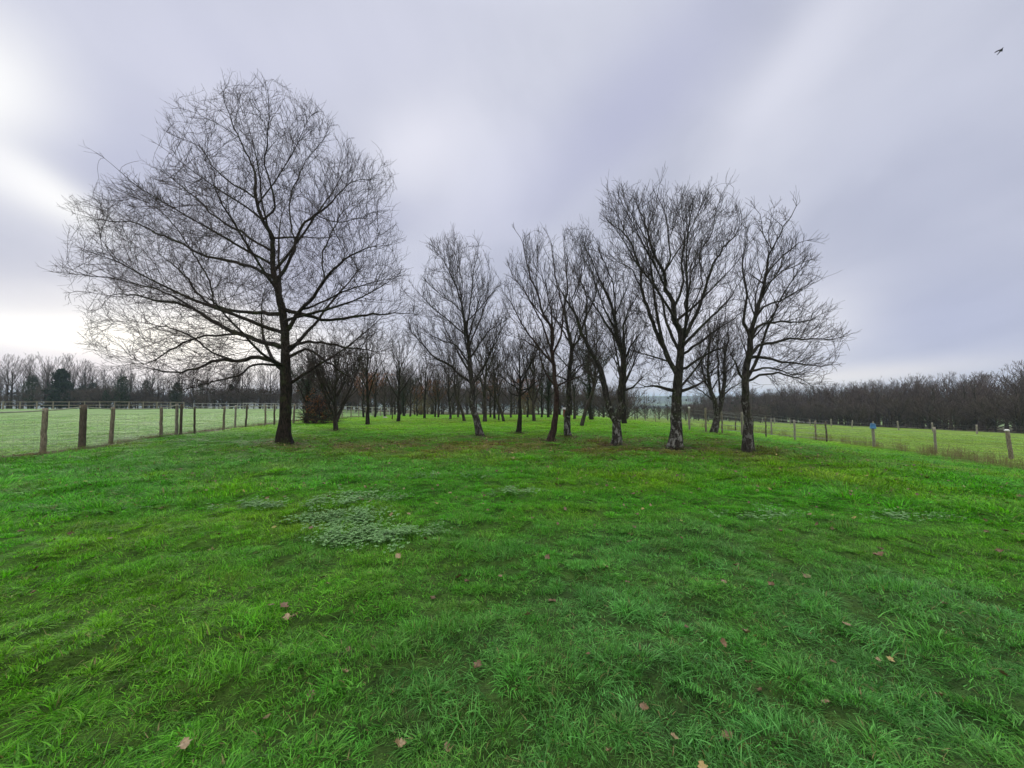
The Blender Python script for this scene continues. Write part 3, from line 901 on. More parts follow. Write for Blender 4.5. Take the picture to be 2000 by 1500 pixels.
hand_tree((937, 852), CB,
 [(490,1412),(465,1300),(437,1210),(445,1130),(440,1060),(430,980),(425,900),(415,800),(400,720),(385,650),(370,580),(345,500),(320,440),(280,360),(240,280),(180,220)],
 [[(445,1090),(380,1040),(320,990),(270,960),(200,920),(150,860),(90,800),(40,740)],
  [(450,1090),(500,1030),(540,950),(560,880),(620,800)],
  [(430,1000),(390,920),(340,850),(270,830),(200,800),(130,750)],
  [(440,920),(490,850),(540,780),(600,740),(660,690)],
  [(420,820),(450,720),(470,640),(500,560),(540,500)],
  [(415,740),(430,640),(440,540),(450,430),(480,300),(490,200)],
  [(385,640),(310,590),(250,550),(200,500),(130,440)],
  [(370,580),(385,480),(360,380),(340,280),(310,130)]],
 [(110,290,330),(200,140,500),(260,170,560),(350,160,580),(430,110,610),(520,80,640),(600,40,680),(700,10,690),(800,10,680),(900,60,640),(1000,130,600),(1060,250,560),(1110,340,540)],
 .16, 21, 'bare tree with a crooked leaning pale bole at the middle of the grove front', BARK_PALE2, TWIG, dens=1.0, up=.16, auto=7, tips=(.0048,.0034), flare=.8)
hand_tree((1013, 846), CB,
 [(725,1395),(735,1300),(735,1200),(735,1100),(735,1000),(735,900),(740,840)],
 [[(735,1140),(670,1090),(620,1040),(580,1000)],[(735,1150),(790,1120),(850,1070),(890,1030)],[(735,1060),(690,980),(650,920),(620,870)],
  [(735,1050),(790,990),(830,930),(850,880)],[(735,970),(700,900),(690,840)],[(738,980),(770,900),(790,860)],[(735,1180),(680,1150),(630,1100)]],
 [(790,650,820),(850,600,870),(930,570,900),(1000,560,910),(1080,590,900),(1130,650,860),(1175,700,800)],
 .125, 31, 'small dark tree with one straight bole and a low rounded crown beside the crooked tree', BARK_DARK, TWIG, dens=1.0, up=.16, auto=8, tips=(.0052,.0038), flare=.9)
hand_tree((1076, 861), CB,
 [(920,1442),(940,1370),(950,1290),(960,1200),(955,1110),(945,1060),(945,980),(930,880),(935,780),(900,700),(870,620),(850,540),(800,440),(740,200),(670,120)],
 [[(950,1100),(900,1040),(870,960),(850,890),(800,850),(740,800)],[(945,990),(880,900),(820,830),(770,760),(720,680),(680,600),(600,480)],
  [(930,880),(890,780),(850,680),(800,590),(760,520),(700,440),(650,330)],[(940,900),(985,800),(1000,680),(980,560),(950,430),(930,250),(880,100)],
  [(935,780),(925,640),(890,500),(850,400),(830,280)],[(955,1090),(1010,1080),(1070,1050),(1130,1040)],[(800,850),(740,740),(690,700),(630,690)]],
 [(90,860,900),(130,680,930),(200,690,1000),(300,640,1010),(400,620,1020),(500,600,1040),(600,590,1060),(700,600,1060),(800,620,1080),(900,700,1090),(1000,780,1100),(1090,850,1110)],
 .13, 41, 'slender bare tree with smooth reddish bole leaning right in front of the red shed', BARK_RED, TWIG, dens=1.0, up=.16, auto=6, tips=(.0046,.0034), flare=1.1)
hand_tree((1107, 853), CB,
 [(1025,1412),(1022,1340),(1030,1250),(1035,1150),(1035,1080),(1040,1000),(1050,900),(1045,800),(1020,700),(1015,600),(1035,500),(1030,400),(1020,250),(1010,120)],
 [[(1050,900),(1100,800),(1130,700),(1180,600),(1200,500),(1150,330),(1110,130)],[(1040,1050),(1100,980),(1170,960),(1230,900)],
  [(1035,1060),(960,1040),(900,1050)],[(1045,850),(990,760),(950,680),(920,560)],[(1100,820),(1160,760),(1210,700)],[(1120,750),(1060,620),(1090,500),(1080,350),(1080,200)]],
 [(90,1000,1130),(200,960,1200),(350,900,1230),(500,900,1250),(700,880,1260),(900,880,1260),(1000,900,1250),(1090,930,1200)],
 .15, 51, 'bare tree with a white patch at its foot, just right of the red shed', BARK_PALE, TWIG, dens=1.0, up=.16, auto=6, tips=(.0050,.0036), flare=.9)
hand_tree((1205, 870), CC,
 [(220,1428),(220,1350),(218,1305),(230,1275),(245,1220),(240,1150),(245,1050),(245,970),(215,880),(200,780),(170,690),(130,590),(80,480),(20,380)],
 [[(245,970),(250,880),(260,780),(300,700),(330,640)],[(215,880),(160,800),(110,720),(60,650),(20,560)],[(245,1000),(290,930),(330,860),(380,800)],
  [(240,1150),(300,1130),(370,1060)],[(165,1150),(130,1080),(60,1060)],[(200,780),(210,680),(190,580),(150,480),(110,380),(60,300)],[(80,920),(60,800),(70,700),(40,600),(-30,480)]],
 [(290,-40,70),(350,-60,150),(450,-80,250),(550,-80,330),(650,-80,370),(750,-80,390),(850,-60,400),(950,-40,400),(1050,0,400),(1130,60,400),(1180,120,330)],
 .165, 61, 'bare tree forking low into two patchy white stems', BARK_PALE, TWIG, dens=1.0, up=.16, auto=6, tips=(.0044,.0032), flare=1.1,
 stems=[([(215,1310),(195,1270),(180,1220),(165,1150),(150,1080),(125,1000),(80,920),(50,850),(20,750),(-10,700),(-60,600)], .78)])
hand_tree((1322, 877), CC,
 [(515,1437),(520,1350),(520,1250),(525,1150),(530,1080),(535,1000),(540,930),(545,850),(530,760),(525,680),(500,610),(470,540),(430,470),(400,380),(380,280),(340,180),(310,80)],
 [[(520,1080),(490,1000),(440,900),(400,800),(370,720),(345,620),(340,540),(310,450),(270,370),(200,310),(140,260)],
  [(490,1000),(430,980),(370,960),(310,950)],[(525,1150),(470,1140),(400,1120),(340,1140)],
  [(540,970),(500,880),(470,800),(455,720),(420,620),(390,560),(330,520)],[(545,850),(580,790),(560,700),(590,620),(600,540),(620,480)],
  [(545,930),(600,870),(640,830),(700,770),(760,710),(820,640),(870,560)],[(545,970),(640,900),(720,840),(800,790),(850,740)],
  [(545,900),(600,800),(650,680),(680,580),(720,480),(780,400),(840,330),(870,250)],[(540,1060),(600,1010),(680,960),(780,920),(840,880)],
  [(530,700),(560,600),(545,500),(560,400),(550,300),(540,180)],[(580,790),(620,680),(650,600),(640,450),(700,350),(720,240),(750,150),(800,70)],
  [(345,600),(300,540),(240,500),(200,470)],[(470,540),(490,460),(480,380),(470,280),(430,160),(445,60)],[(270,370),(220,250),(180,170),(160,100)],
  [(530,1140),(590,1130),(660,1100),(720,1050)],[(400,380),(320,300),(260,200),(250,90)]],
 [(55,250,450),(90,150,810),(150,130,830),(250,110,910),(350,110,920),(450,120,900),(550,160,900),(650,200,890),(750,240,880),(850,280,870),(950,280,870),(1050,300,850),(1120,330,760),(1165,400,620)],
 .195, 71, 'tallest tree of the right-hand cluster, broad fan crown and thick white-patched bole', BARK_PALE, TWIG, dens=1.0, up=.17, auto=8, tips=(.0044,.0032), flare=1.3)
hand_tree((1461, 882), CC,
 [(885,1450),(880,1350),(875,1250),(865,1150),(870,1050),(878,950),(885,850),(905,750),(930,650),(950,550),(970,450),(1010,350),(1050,300),(1090,210)],
 [[(868,1110),(840,1060),(820,1000),(790,950)],[(875,1110),(940,1070),(1000,1060),(1070,1060),(1150,1090),(1220,1120)],
  [(880,990),(960,980),(1050,1000),(1150,1010),(1250,1020),(1340,1010)],[(880,970),(930,920),(1010,900),(1100,880),(1200,880),(1300,885),(1375,880)],
  [(885,900),(930,830),(1010,800),(1100,800),(1200,790),(1310,720)],[(905,780),(960,720),(1050,690),(1130,640),(1210,590)],
  [(930,680),(990,600),(1060,540),(1150,500),(1240,480)],[(950,580),(1000,520),(1060,460),(1140,400),(1210,380)],
  [(970,450),(960,350),(940,250),(900,200)],[(870,900),(865,800),(870,700),(868,620),(850,500),(880,400),(870,300)],[(1010,350),(1000,270),(1030,180)],
  [(880,1040),(1000,1030),(1100,1060),(1180,1050)]],
 [(180,1000,1120),(240,860,1130),(300,840,1180),(360,830,1200),(430,830,1240),(490,830,1260),(550,830,1230),(600,820,1230),(660,820,1270),(720,820,1340),(780,820,1340),(830,810,1370),(880,800,1440),(930,790,1370),(1000,790,1360),(1050,800,1310),(1100,820,1270),(1140,900,1240)],
 .150, 81, 'rightmost tree of the grove, one-sided crown sweeping right over a straight peeling bole', BARK_PALE2, TWIG, dens=1.0, up=.10, auto=6, tips=(.0044,.0032), flare=.55)
hand_tree((1397, 847), CC,
 [(705,1362),(718,1310),(725,1270),(718,1220),(700,1150),(690,1100),(682,1000),(690,880),(688,800)],
 [[(712,1200),(650,1150),(600,1120),(560,1080)],[(755,1180),(800,1130),(850,1100)],[(700,1130),(650,1040),(620,980)],[(740,1200),(732,1050),(730,900),(730,790)],
  [(770,1060),(820,1000),(850,950)],[(690,1080),(640,1100),(590,1050)],[(700,1150),(660,1080),(640,960),(650,860)],[(770,1080),(760,960),(765,850)]],
 [(770,680,830),(850,620,850),(950,580,880),(1050,550,890),(1120,560,890),(1180,610,830),(1215,680,790)],
 .18, 91, 'short fork-boled bare tree with a dense upright crown close by the right fence', BARK_PALE2, TWIG, dens=1.15, up=.20, auto=8, tips=(.0056,.0042), flare=.3,
 stems=[([(728,1265),(745,1230),(757,1150),(770,1080),(775,980),(800,880),(810,800)], .85)])
print('near trees', time.time() - T0)

# ------------------------------------------------------------------ tree kinds for the grove behind
def hidden_proto(*a, **k):
    root, t, src = generic_tree(*a, **k)
    return root, t, src
PROTO = {}
def proto(key, *a, ivy=0, leaves=0, leafmat=None, con=0, **k):
    root, t, src = generic_tree(*a, **k)
    seed = a[0]
    pts = [p for P, r_ in src for p in P]
    if ivy:
        pp = [p for p in pts if p[2] < ivy]
        leaf_cloud('ivy', pp, .06, 6500, IVY, root, seed, .17)
    if leaves:
        pp = [q for P, r_ in t.br[3] for q in P[1:]]
        pp = [p for p in pp if p[2] < a[1] * .75]
        leaf_cloud('leaves', pp, .05, leaves, leafmat or BROWNLEAF, root, seed, .06)
    PROTO[key] = root
    return root
L0 = 'bare tree'
proto('round', 101, 7.0, 2.6, 1.6, .13, 'bare_tree', L0, BARK_DARK, TWIG_PALE, dens=.72, up=.15, form='round')
proto('round2', 102, 6.2, 2.5, 1.4, .12, 'bare_tree', L0, BARK_FAR, TWIG_PALE, dens=.72, up=.17, form='vase', lean=.03)
proto('lean', 103, 7.6, 2.5, 1.7, .13, 'bare_tree', L0, BARK_FAR, TWIG_PALE, dens=.68, up=.16, form='vase', lean=-.28)
proto('vee', 104, 6.6, 2.5, .9, .13, 'bare_tree', L0, BARK_FAR, TWIG_PALE, dens=.7, up=.16, form='vase', fork=True, elev=(50, 70))
proto('pale', 105, 7.2, 2.4, 1.7, .13, 'bare_tree', L0, BARK_PALE, TWIG_PALE, dens=.7, up=.14, form='round', lean=.04)
proto('leafy', 106, 5.8, 2.2, 1.5, .11, 'young_oak_tree', L0, BARK_DARK, TWIG_PALE, dens=.7, up=.12, form='round', leaves=1500)
proto('sapling', 107, 3.6, 1.3, .9, .045, 'sapling', L0, BARK_FAR, TWIG_PALE, dens=.9, up=.2, form='vase', nlimb=7)
proto('bushy', 108, 4.6, 2.6, .45, .13, 'bushy_tree', L0, BARK_FAR, TWIG_PALE, dens=1.0, up=.16, form='vase', fork=True, nlimb=16, elev=(25, 70))
proto('ivied', 109, 8.6, 2.6, 2.0, .18, 'ivy_clad_tree', L0, BARK_DARK, TWIG_PALE, dens=.6, up=.12, form='round', ivy=6.0)
for r_ in PROTO.values(): r_['_pts'] = 0
USED = set()
def place(key, px, py, h, label, rz=None, depth=None, group='trees of the grove', wide=1.0):
    """first use moves the kind's own tree, later uses copy it"""
    B = on(px, depth) if depth else at(px, py)
    root = PROTO[key]
    rnd = random.Random(int(px * 7 + (py or 0) * 13 + (depth or 0)))
    s = h / HGT[key]; rz = rnd.uniform(0, 6.28) if rz is None else rz
    if key in USED:
        return copy_thing(root, tuple(B), rz, (s * wide, s * wide, s), label, group)
    USED.add(key)
    root.location = tuple(B); root.rotation_euler = (0, 0, rz); root.scale = (s * wide, s * wide, s)
    root['label'] = label; root['group'] = group
    return root
HGT = dict(round=7.0, round2=6.2, lean=7.6, vee=6.6, pale=7.2, leafy=5.8, sapling=3.6, bushy=4.6, ivied=8.6)
# (kind, px, py, height m, label, rotation)
GROVE = [
 ('bushy', 656, 840, 4.3, 'low multi-stemmed bushy tree leaning at the foot, between the big oak and the brush pile', .4),
 ('round', 718, 829, 6.4, 'bare tree with a pale-footed bole in the first gap right of the brush pile', None),
 ('round', 778, 823.5, 6.6, 'straight dark-boled bare tree with a broad crown, well right of the brush pile', None),
 ('sapling', 766, 819.5, 3.6, 'thin sapling close left of the straight dark-boled tree', None),
 ('leafy', 710, 815.5, 5.6, 'bare tree holding withered leaves behind the white rail fence end', None),
 ('leafy', 732, 815.5, 6.2, 'tree with rusty withered leaves standing in the gap behind the pale-footed tree', None),
 ('round2', 751, 814, 5.6, 'slight bare tree with a pale stone lying at its foot', None),
 ('ivied', 789, 813.2, 7.0, 'dark ivy-wrapped leaning tree beside the straight dark-boled tree', None),
 ('vee', 801, 813.8, 6.2, 'dark tree forking into a tight vee at the left rear of the grove', None),
 ('round', 829, 817.5, 6.2, 'slim upright bare tree standing alone left of a close pair', None),
 ('leafy', 850, 815, 5.4, 'left tree of a close-set pair with rusty leaves', None),
 ('round2', 856, 815.5, 5.6, 'right tree of a close-set pair, forked high', None),
 ('pale', 879, 819.2, 6.0, 'bare tree with flared foot on a patch of fallen leaves, right of the close pair', None),
 ('lean', 907, 822.5, 6.6, 'bare tree leaning strongly left behind the crooked pale tree', 0.0),
 ('round2', 947, 824.5, 7.2, 'sturdy bare tree directly right of the crooked pale tree', None),
 ('leafy', 958, 815.8, 5.4, 'slender tree with rusty leaves far behind the crooked pale tree', None),
 ('round', 966, 818.5, 5.8, 'straight slim dark bole, left of a very thin one', None),
 ('sapling', 974, 821, 5.2, 'very thin pole-like tree among slim boles', None),
 ('lean', 984, 823, 6.2, 'slim tree bowed to the left, last of the row of slim boles', .2),
 ('round2', 998, 815.8, 5.4, 'forked tree far behind the small round-crowned tree', None),
 ('vee', 1043, 822.5, 6.6, 'low-forked vee-shaped tree right of the small round-crowned tree', 0.1),
 ('round', 1058, 815.8, 5.8, 'slim dark tree at the far edge of the grove by the yellow shrub', None),
 ('leafy', 1030, 815.8, 5.2, 'far slim tree holding rusty leaves beside the yellow shrub', None),
 ('lean', 1136, 832, 7.2, 'bare tree with a white-footed bole leaning right, behind the shed', 3.14),
 ('ivied', 1155, 820.5, 7.6, 'tall dark ivy-clad tree at the right rear of the grove', None),
 ('round', 1219, 827, 8.2, 'tall slender tree showing behind the low two-stemmed tree', None),
 ('ivied', 1071, 816, 6.4, 'dark ivy-clad tree far behind, left of the red shed', None),
 ('round2', 1122, 819, 6.0, 'small bare tree close behind the red shed', None),
 ('leafy', 815, 812.8, 5.2, 'rusty-leaved tree far back between the vee tree and the slim upright one', None),
 ('round2', 895, 815.8, 5.6, 'small far tree left of the leaning tree', None),
 ('round', 925, 815.8, 6.2, 'far tree just left of the crooked pale bole', None),
 ('ivied', 597, 826, 5.4, 'thick old ivy-dark tree with a leaning bole beside the brush pile', 2.4),
]
for g in GROVE: place(g[0], g[1], g[2], g[3], g[4], g[5], wide=1.0)

# ------------------------------------------------------------------ treelines round the fields
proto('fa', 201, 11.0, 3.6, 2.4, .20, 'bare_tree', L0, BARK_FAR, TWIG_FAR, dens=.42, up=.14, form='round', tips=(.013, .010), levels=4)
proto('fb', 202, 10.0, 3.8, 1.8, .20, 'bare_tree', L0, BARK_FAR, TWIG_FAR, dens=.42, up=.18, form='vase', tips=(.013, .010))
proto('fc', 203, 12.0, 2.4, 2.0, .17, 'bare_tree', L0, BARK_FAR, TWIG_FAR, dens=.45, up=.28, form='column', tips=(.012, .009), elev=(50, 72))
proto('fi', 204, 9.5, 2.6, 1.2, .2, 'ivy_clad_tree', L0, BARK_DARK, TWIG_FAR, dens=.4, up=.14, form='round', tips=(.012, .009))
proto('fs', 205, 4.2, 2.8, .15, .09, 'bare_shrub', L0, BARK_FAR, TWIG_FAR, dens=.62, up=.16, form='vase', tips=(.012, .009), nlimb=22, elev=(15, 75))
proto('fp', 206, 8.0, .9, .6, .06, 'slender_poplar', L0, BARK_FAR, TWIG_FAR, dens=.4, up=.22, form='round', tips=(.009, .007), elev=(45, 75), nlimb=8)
HGT.update(fa=11.0, fb=10.0, fc=12.0, fi=9.5, fs=4.2, fp=8.0, con=7.5)
PROTO['fs']['category'] = 'shrub'; PROTO['bushy']['category'] = 'tree'
# ivy mass for the ivied far tree
pts = []
rr = random.Random(5)
for i in range(900):
    z = rr.random() ** .8 * 7.0; rad_ = (.5 + 1.0 * math.sin(min(1, z / 7) * math.pi)) * rr.random() ** .5
    a = rr.random() * 6.28; pts.append((math.cos(a) * rad_, math.sin(a) * rad_, z + .2))
leaf_cloud('ivy', pts, .13, 3200, IVY, PROTO['fi'], 6, .18)
# mistletoe-like nests in the poplar
pts = [(.3, .1, 3.4), (-.35, .2, 5.1), (.1, -.3, 2.5)]
for q_ in pts: leaf_cloud('mistletoe', [q_], .08, 140, IVY, PROTO['fp'], 8, .09)
# an evergreen
def conifer():
    root = empty('evergreen_tree', (0, 0, 0), L0, 'tree')
    mb = MB(); mb.tube([(0, 0, -.2), (0, 0, 3), (.05, 0, 7.2)], [.17, .12, .03], 8); build('trunk', mb, BARK_DARK, root, True)
    P = []; r_ = random.Random(3)
    for i in range(2600):
        z = .5 + 7 * r_.random() ** 1.25; k = 1 - z / 7.8
        rad_ = 2.3 * (k ** .65) * (r_.random() ** .4) * (1 + .22 * math.sin(z * 4.1) + .2 * math.sin(z * 1.7 + 2))
        a = r_.random() * 6.28; rad_ *= (1 + .30 * math.sin(3 * a + z)) * (1 + .25 * math.sin(7 * a + 3.1 * z)); P.append((math.cos(a) * rad_, math.sin(a) * rad_, z))
    leaf_cloud('crown', P, .20, 9000, CONIFER, root, 4, .12)
    PROTO['con'] = root
conifer()
LG = 'trees of the left treeline'; LB = 'bare tree in the long treeline behind the left field'
rr = random.Random(77)
# told-apart ones first
for key, px, Y, h, lab in (
  ('fi', 62, 92, 10.5, 'ivy-dark tree at the left end of the treeline'),
  ('con', 118, 92, 9.6, 'bushy dark evergreen tree behind the left rail fence'),
  ('fi', 160, 97, 8.0, 'ivy-hung tree next right of the bushy evergreen'),
  ('fa', 15, 95, 14.0, 'bare tree at the far left edge of the treeline'),
  ('fb', 92, 96, 13.5, 'tall spreading bare tree between the ivy-dark tree and the evergreen'),
  ('fi', 238, 90, 10.2, 'broad ivy-hung tree behind the left field, right of the slim ivy-hung ones'),
  ('fi', 285, 96, 9.4, 'rounded ivy-hung tree next right of the broad ivy-hung one'),
  ('fi', 208, 90, 6.0, 'low ivy-smothered tree left of the broad ivy-hung tree'),
  ('fi', 345, 94, 8.6, 'ivy-hung tree of the treeline above the paired fence posts'),
  ('fi', 392, 99, 8.8, 'ivy-hung tree of the treeline under the tips of the oak'),
  ('fi', 452, 96, 8.2, 'ivy-dark tree of the treeline left of the oak bole'),
  ('fi', 180, 98, 9.0, 'slim ivy-hung tree next left of the low ivy-smothered one'),
  ('fb', 205, 100, 11.5, 'bare tree rising over the low ivy-smothered tree')):
    place(key, px, 0, h, lab, None, Y, LG)
k = 0
for px in range(-60, 700, 11):
    Y = 97 + rr.uniform(-4, 16)
    key = rr.choice(('fa', 'fb', 'fc', 'fc', 'fa'))
    h = (12.6 if px < 330 else 11.2) * rr.uniform(.6, 1.2)
    place(key, px + rr.uniform(-7, 7), k, h, LB, None, Y, LG); k += 1
for px in list(range(-60, 700, 13)) + list(range(150, 600, 16)):
    place('fs', px + rr.uniform(-8, 8), k, rr.uniform(2.8, 5.4), 'bare shrub at the foot of the left treeline', None, 93 + rr.uniform(-3, 9), 'shrubs under the left treeline', wide=1.25); k += 1
CG = 'trees beyond the grove'; CLB = 'bare tree in the belt of woodland closing the view beyond the grove'
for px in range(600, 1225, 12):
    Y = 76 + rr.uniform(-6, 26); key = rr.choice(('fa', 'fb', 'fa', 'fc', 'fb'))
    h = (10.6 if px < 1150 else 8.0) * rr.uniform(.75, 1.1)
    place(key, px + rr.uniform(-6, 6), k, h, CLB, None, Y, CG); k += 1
for px in range(590, 1235, 12):
    place('fs', px + rr.uniform(-6, 6), k, rr.uniform(3.8, 6.0), 'bare shrub in the thicket beyond the grove', None, 70 + rr.uniform(-4, 16), 'shrubs beyond the grove', wide=1.3); k += 1
for px in range(1232, 1500, 12):
    place('fp', px + rr.uniform(-5, 5), k, rr.uniform(6.2, 9.4), 'thin poplar with dark mistletoe balls beyond the right fence', None, 95 + rr.uniform(-6, 10), 'thin poplars beyond the right fence'); k += 1
for px in range(1225, 1500, 20):
    place('fs', px + rr.uniform(-6, 6), k, rr.uniform(2.6, 4.0), 'low bare shrub under the thin poplars', None, 88 + rr.uniform(-6, 10), 'shrubs under the poplars', wide=1.4); k += 1
# the wood on the right: its edge tree by tree, its depth as one mass
def edge_tree(key, x, y, h, lab, grp, wide=1.0):
    global k
    root = PROTO[key]; s = h / HGT[key]; k += 1
    return copy_thing(root, (x, y, float(H(x, y))), rr.uniform(0, 6.28), (s * wide, s * wide, s), lab, grp)
for i in range(44):
    y = 36 + i * 3.0 + rr.uniform(-1, 1); x = 79 + rr.uniform(0, 5)
    edge_tree(rr.choice(('fa', 'fb', 'fa')), x, y, rr.uniform(8.4, 11.2), 'bare tree on the near edge of the right-hand wood', 'trees on the edge of the right wood', 1.15)
for i in range(56):
    y = 34 + i * 2.4 + rr.uniform(-1, 1); x = 76.5 + rr.uniform(-1, 2.5)
    edge_tree('fs', x, y, rr.uniform(3.6, 6.2), 'bare shrub along the foot of the right-hand wood', 'shrubs on the edge of the right wood', 1.35)

# ------------------------------------------------------------------ one object that scatters many pieces (stuff only)
def scatter(name, pts, rot, scl, idx, tint, protos, label, cat):
    n = len(pts)
    me = bpy.data.meshes.new(name); me.vertices.add(n); me.vertices.foreach_set('co', np.asarray(pts, np.float32).ravel())
    point_attr(me, 'rot', 'FLOAT_VECTOR', np.asarray(rot, np.float32)); point_attr(me, 'scl', 'FLOAT_VECTOR', np.asarray(scl, np.float32))
    point_attr(me, 'idx', 'INT', np.asarray(idx, np.int32))
    if tint is not None:
        point_attr(me, 'tint', 'FLOAT_COLOR', np.concatenate([tint, np.ones((n, 1))], 1).astype(np.float32))
    me.update()
    c = bpy.data.collections.new(name + '_pieces')
    for i, p in enumerate(protos):
        o = bpy.data.objects.new('%s_piece_%02d' % (name, i), p); c.objects.link(o)
    ng = bpy.data.node_groups.new(name + '_scatter', 'GeometryNodeTree')
    ng.interface.new_socket('Geometry', in_out='INPUT', socket_type='NodeSocketGeometry')
    ng.interface.new_socket('Geometry', in_out='OUTPUT', socket_type='NodeSocketGeometry')
    N_ = ng.nodes; Lk = ng.links
    gi = N_.new('NodeGroupInput'); go = N_.new('NodeGroupOutput'); ip = N_.new('GeometryNodeInstanceOnPoints')
    ci = N_.new('GeometryNodeCollectionInfo'); ci.inputs[0].default_value = c; ci.inputs[1].default_value = True; ci.inputs[2].default_value = True
    def na(nm, t):
        q = N_.new('GeometryNodeInputNamedAttribute'); q.data_type = t; q.inputs[0].default_value = nm
        return q.outputs[0]
    Lk.new(gi.outputs[0], ip.inputs['Points']); Lk.new(ci.outputs[0], ip.inputs['Instance']); ip.inputs['Pick Instance'].default_value = True
    Lk.new(na('idx', 'INT'), ip.inputs['Instance Index'])
    er = N_.new('FunctionNodeEulerToRotation'); Lk.new(na('rot', 'FLOAT_VECTOR'), er.inputs[0]); Lk.new(er.outputs[0], ip.inputs['Rotation'])
    Lk.new(na('scl', 'FLOAT_VECTOR'), ip.inputs['Scale']); Lk.new(ip.outputs[0], go.inputs[0])
    o = bpy.data.objects.new(name, me); COL.objects.link(o)
    md = o.modifiers.new('scatter', 'NODES'); md.node_group = ng
    for p in protos:
        pass
    tag(o, label, cat, kind='stuff')
    return o

# wood interior: a couple of hundred trees nobody could count
def one_mesh(root):
    """trunk and crown of a tree kind in one mesh, for the far mass only"""
    Vs = []; Fs = []; off = 0; mats = []
    for ch in root.children:
        me = ch.data; n = len(me.vertices); co = np.empty(n * 3, np.float32); me.vertices.foreach_get('co', co)
        Vs.append(co.reshape(-1, 3)); Fs += [tuple(v + off for v in p.vertices) for p in me.polygons]; off += n
    me = bpy.data.meshes.new('woodland_tree'); me.from_pydata(np.concatenate(Vs).tolist(), [], Fs); me.update(); me.materials.append(TWIG_FAR)
    return me
wood_protos = [one_mesh(PROTO[q]) for q in ('fa', 'fb', 'fs')]
P_, R_, S_, I_ = [], [], [], []
for i in range(520):
    x = 84 + rr.random() * 36; y = 34 + rr.random() * 150; q = rr.random() < .68
    P_.append((x, y, float(H(x, y)))); R_.append((0, 0, rr.random() * 6.28))
    if q: s = rr.uniform(.88, 1.14); I_.append(rr.randrange(2))
    else: s = rr.uniform(1.1, 1.7); I_.append(2)
    S_.append((s * 1.15, s * 1.15, s))
scatter('woodland', P_, R_, S_, I_, None, wood_protos, 'dense brown leafless wood filling the right skyline behind its edge trees', 'woodland')
print('treelines', time.time() - T0)

# ------------------------------------------------------------------ grass
rg = np.random.default_rng(3)
def blade_mesh(n, rad, h0, h1, w0, lean, seed, nseg=3, dome=False):
    g = np.random.default_rng(seed)
    r_ = rad * np.sqrt(g.random(n)); a = g.random(n) * 6.283
    # blades gather in little tufts
    tx = g.normal(0, rad * .5, 26); ty = g.normal(0, rad * .5, 26); ti = g.integers(0, 26, n)
    mixk = (g.random(n) < .45)
    bx = np.where(mixk, tx[ti] + g.normal(0, .018, n), r_ * np.cos(a)); by = np.where(mixk, ty[ti] + g.normal(0, .018, n), r_ * np.sin(a))
    hh = g.uniform(h0, h1, n) * (1 - .25 * np.hypot(bx, by) / rad); ww = w0 * np.clip(g.gamma(4, .25, n), .4, 2.3)
    comb = g.random() * 6.283
    la = np.where(g.random(n) < .45, comb + g.normal(0, .6, n), g.random(n) * 6.283)
    ln = g.gamma(2.2, lean / 2.2, n)
    if dome:      # a tuft: blades splay outward from its heart
        la = np.arctan2(by, bx) + g.normal(0, .55, n); q_ = np.hypot(bx, by) / rad
        ln = .15 + q_ * 1.3 + np.abs(g.normal(0, .35, n)); hh = hh * (1.25 - .45 * q_)
    yaw = la + g.normal(0, .7, n) + np.pi / 2
    ts = np.linspace(0, 1, nseg + 1)
    V = []
    for t in ts:
        out = ln * hh * t ** 1.7; z = hh * (t - .42 * np.minimum(ln, 1.5) * t ** 2.2) - .006
        cx = bx + np.cos(la) * out; cy = by + np.sin(la) * out
        wd = ww * (1 - t ** 1.6) * .5 + .0002
        V.append(np.stack([cx - np.cos(yaw) * wd, cy - np.sin(yaw) * wd, z], 1)); V.append(np.stack([cx + np.cos(yaw) * wd, cy + np.sin(yaw) * wd, z], 1))
    V = np.stack(V, 1); m_ = V.shape[1]
    b0 = (np.arange(n) * m_)[:, None]
    Q = np.concatenate([np.hstack([b0 + 2 * i, b0 + 2 * i + 1, b0 + 2 * i + 3, b0 + 2 * i + 2]) for i in range(nseg)])
    me = mesh_np('grass_tuft', V.reshape(-1, 3), Q, smooth=True)
    bt = np.repeat(g.random(n), m_)
    point_attr(me, 'blade', 'FLOAT', bt.astype(np.float32))
    return me
def grass_mat():
    m, b, bs = new_mat('grass_blade')
    at_ = b.node('ShaderNodeAttribute', attribute_name='tint', attribute_type='INSTANCER')
    bl = b.node('ShaderNodeAttribute', attribute_name='blade')
    f = bl.outputs['Fac']
    c = at_.outputs['Color']
    c = b.mix(b.ss(f, 0, 1, .0, 1.0), b.mix(1.0, c, (.38, .45, .36, 1), 'MULTIPLY'), b.mix(1.0, c, (1.85, 1.65, 1.9, 1), 'MULTIPLY'))
    c = b.mix(b.ss(f, .965, .97), c, (.22, .19, .08, 1))
    b.set(bs.inputs['Base Color'], c); bs.inputs['Roughness'].default_value = .5; bs.inputs['Specular IOR Level'].default_value = .22
    tr = b.node('ShaderNodeBsdfTranslucent'); b.set(tr.inputs[0], b.mix(1.0, c, (1.25, 1.45, .7, 1), 'MULTIPLY'))
    mxs = b.node('ShaderNodeMixShader'); mxs.inputs[0].default_value = .38
    b.l.new(bs.outputs[0], mxs.inputs[1]); b.l.new(tr.outputs[0], mxs.inputs[2]); b.l.new(mxs.outputs[0], b.n['Material Output'].inputs[0])
    return m
GM = grass_mat()
protos = [blade_mesh(380, .18, .022, .060, .0036, 1.0, 50 + i) for i in range(4)] + [blade_mesh(230, .085, .030, .065, .0036, .6, 54 + i, 3, True) for i in range(3)] + [blade_mesh(130, .12, .05, .11, .0046, 1.1, 70 + i) for i in range(3)]
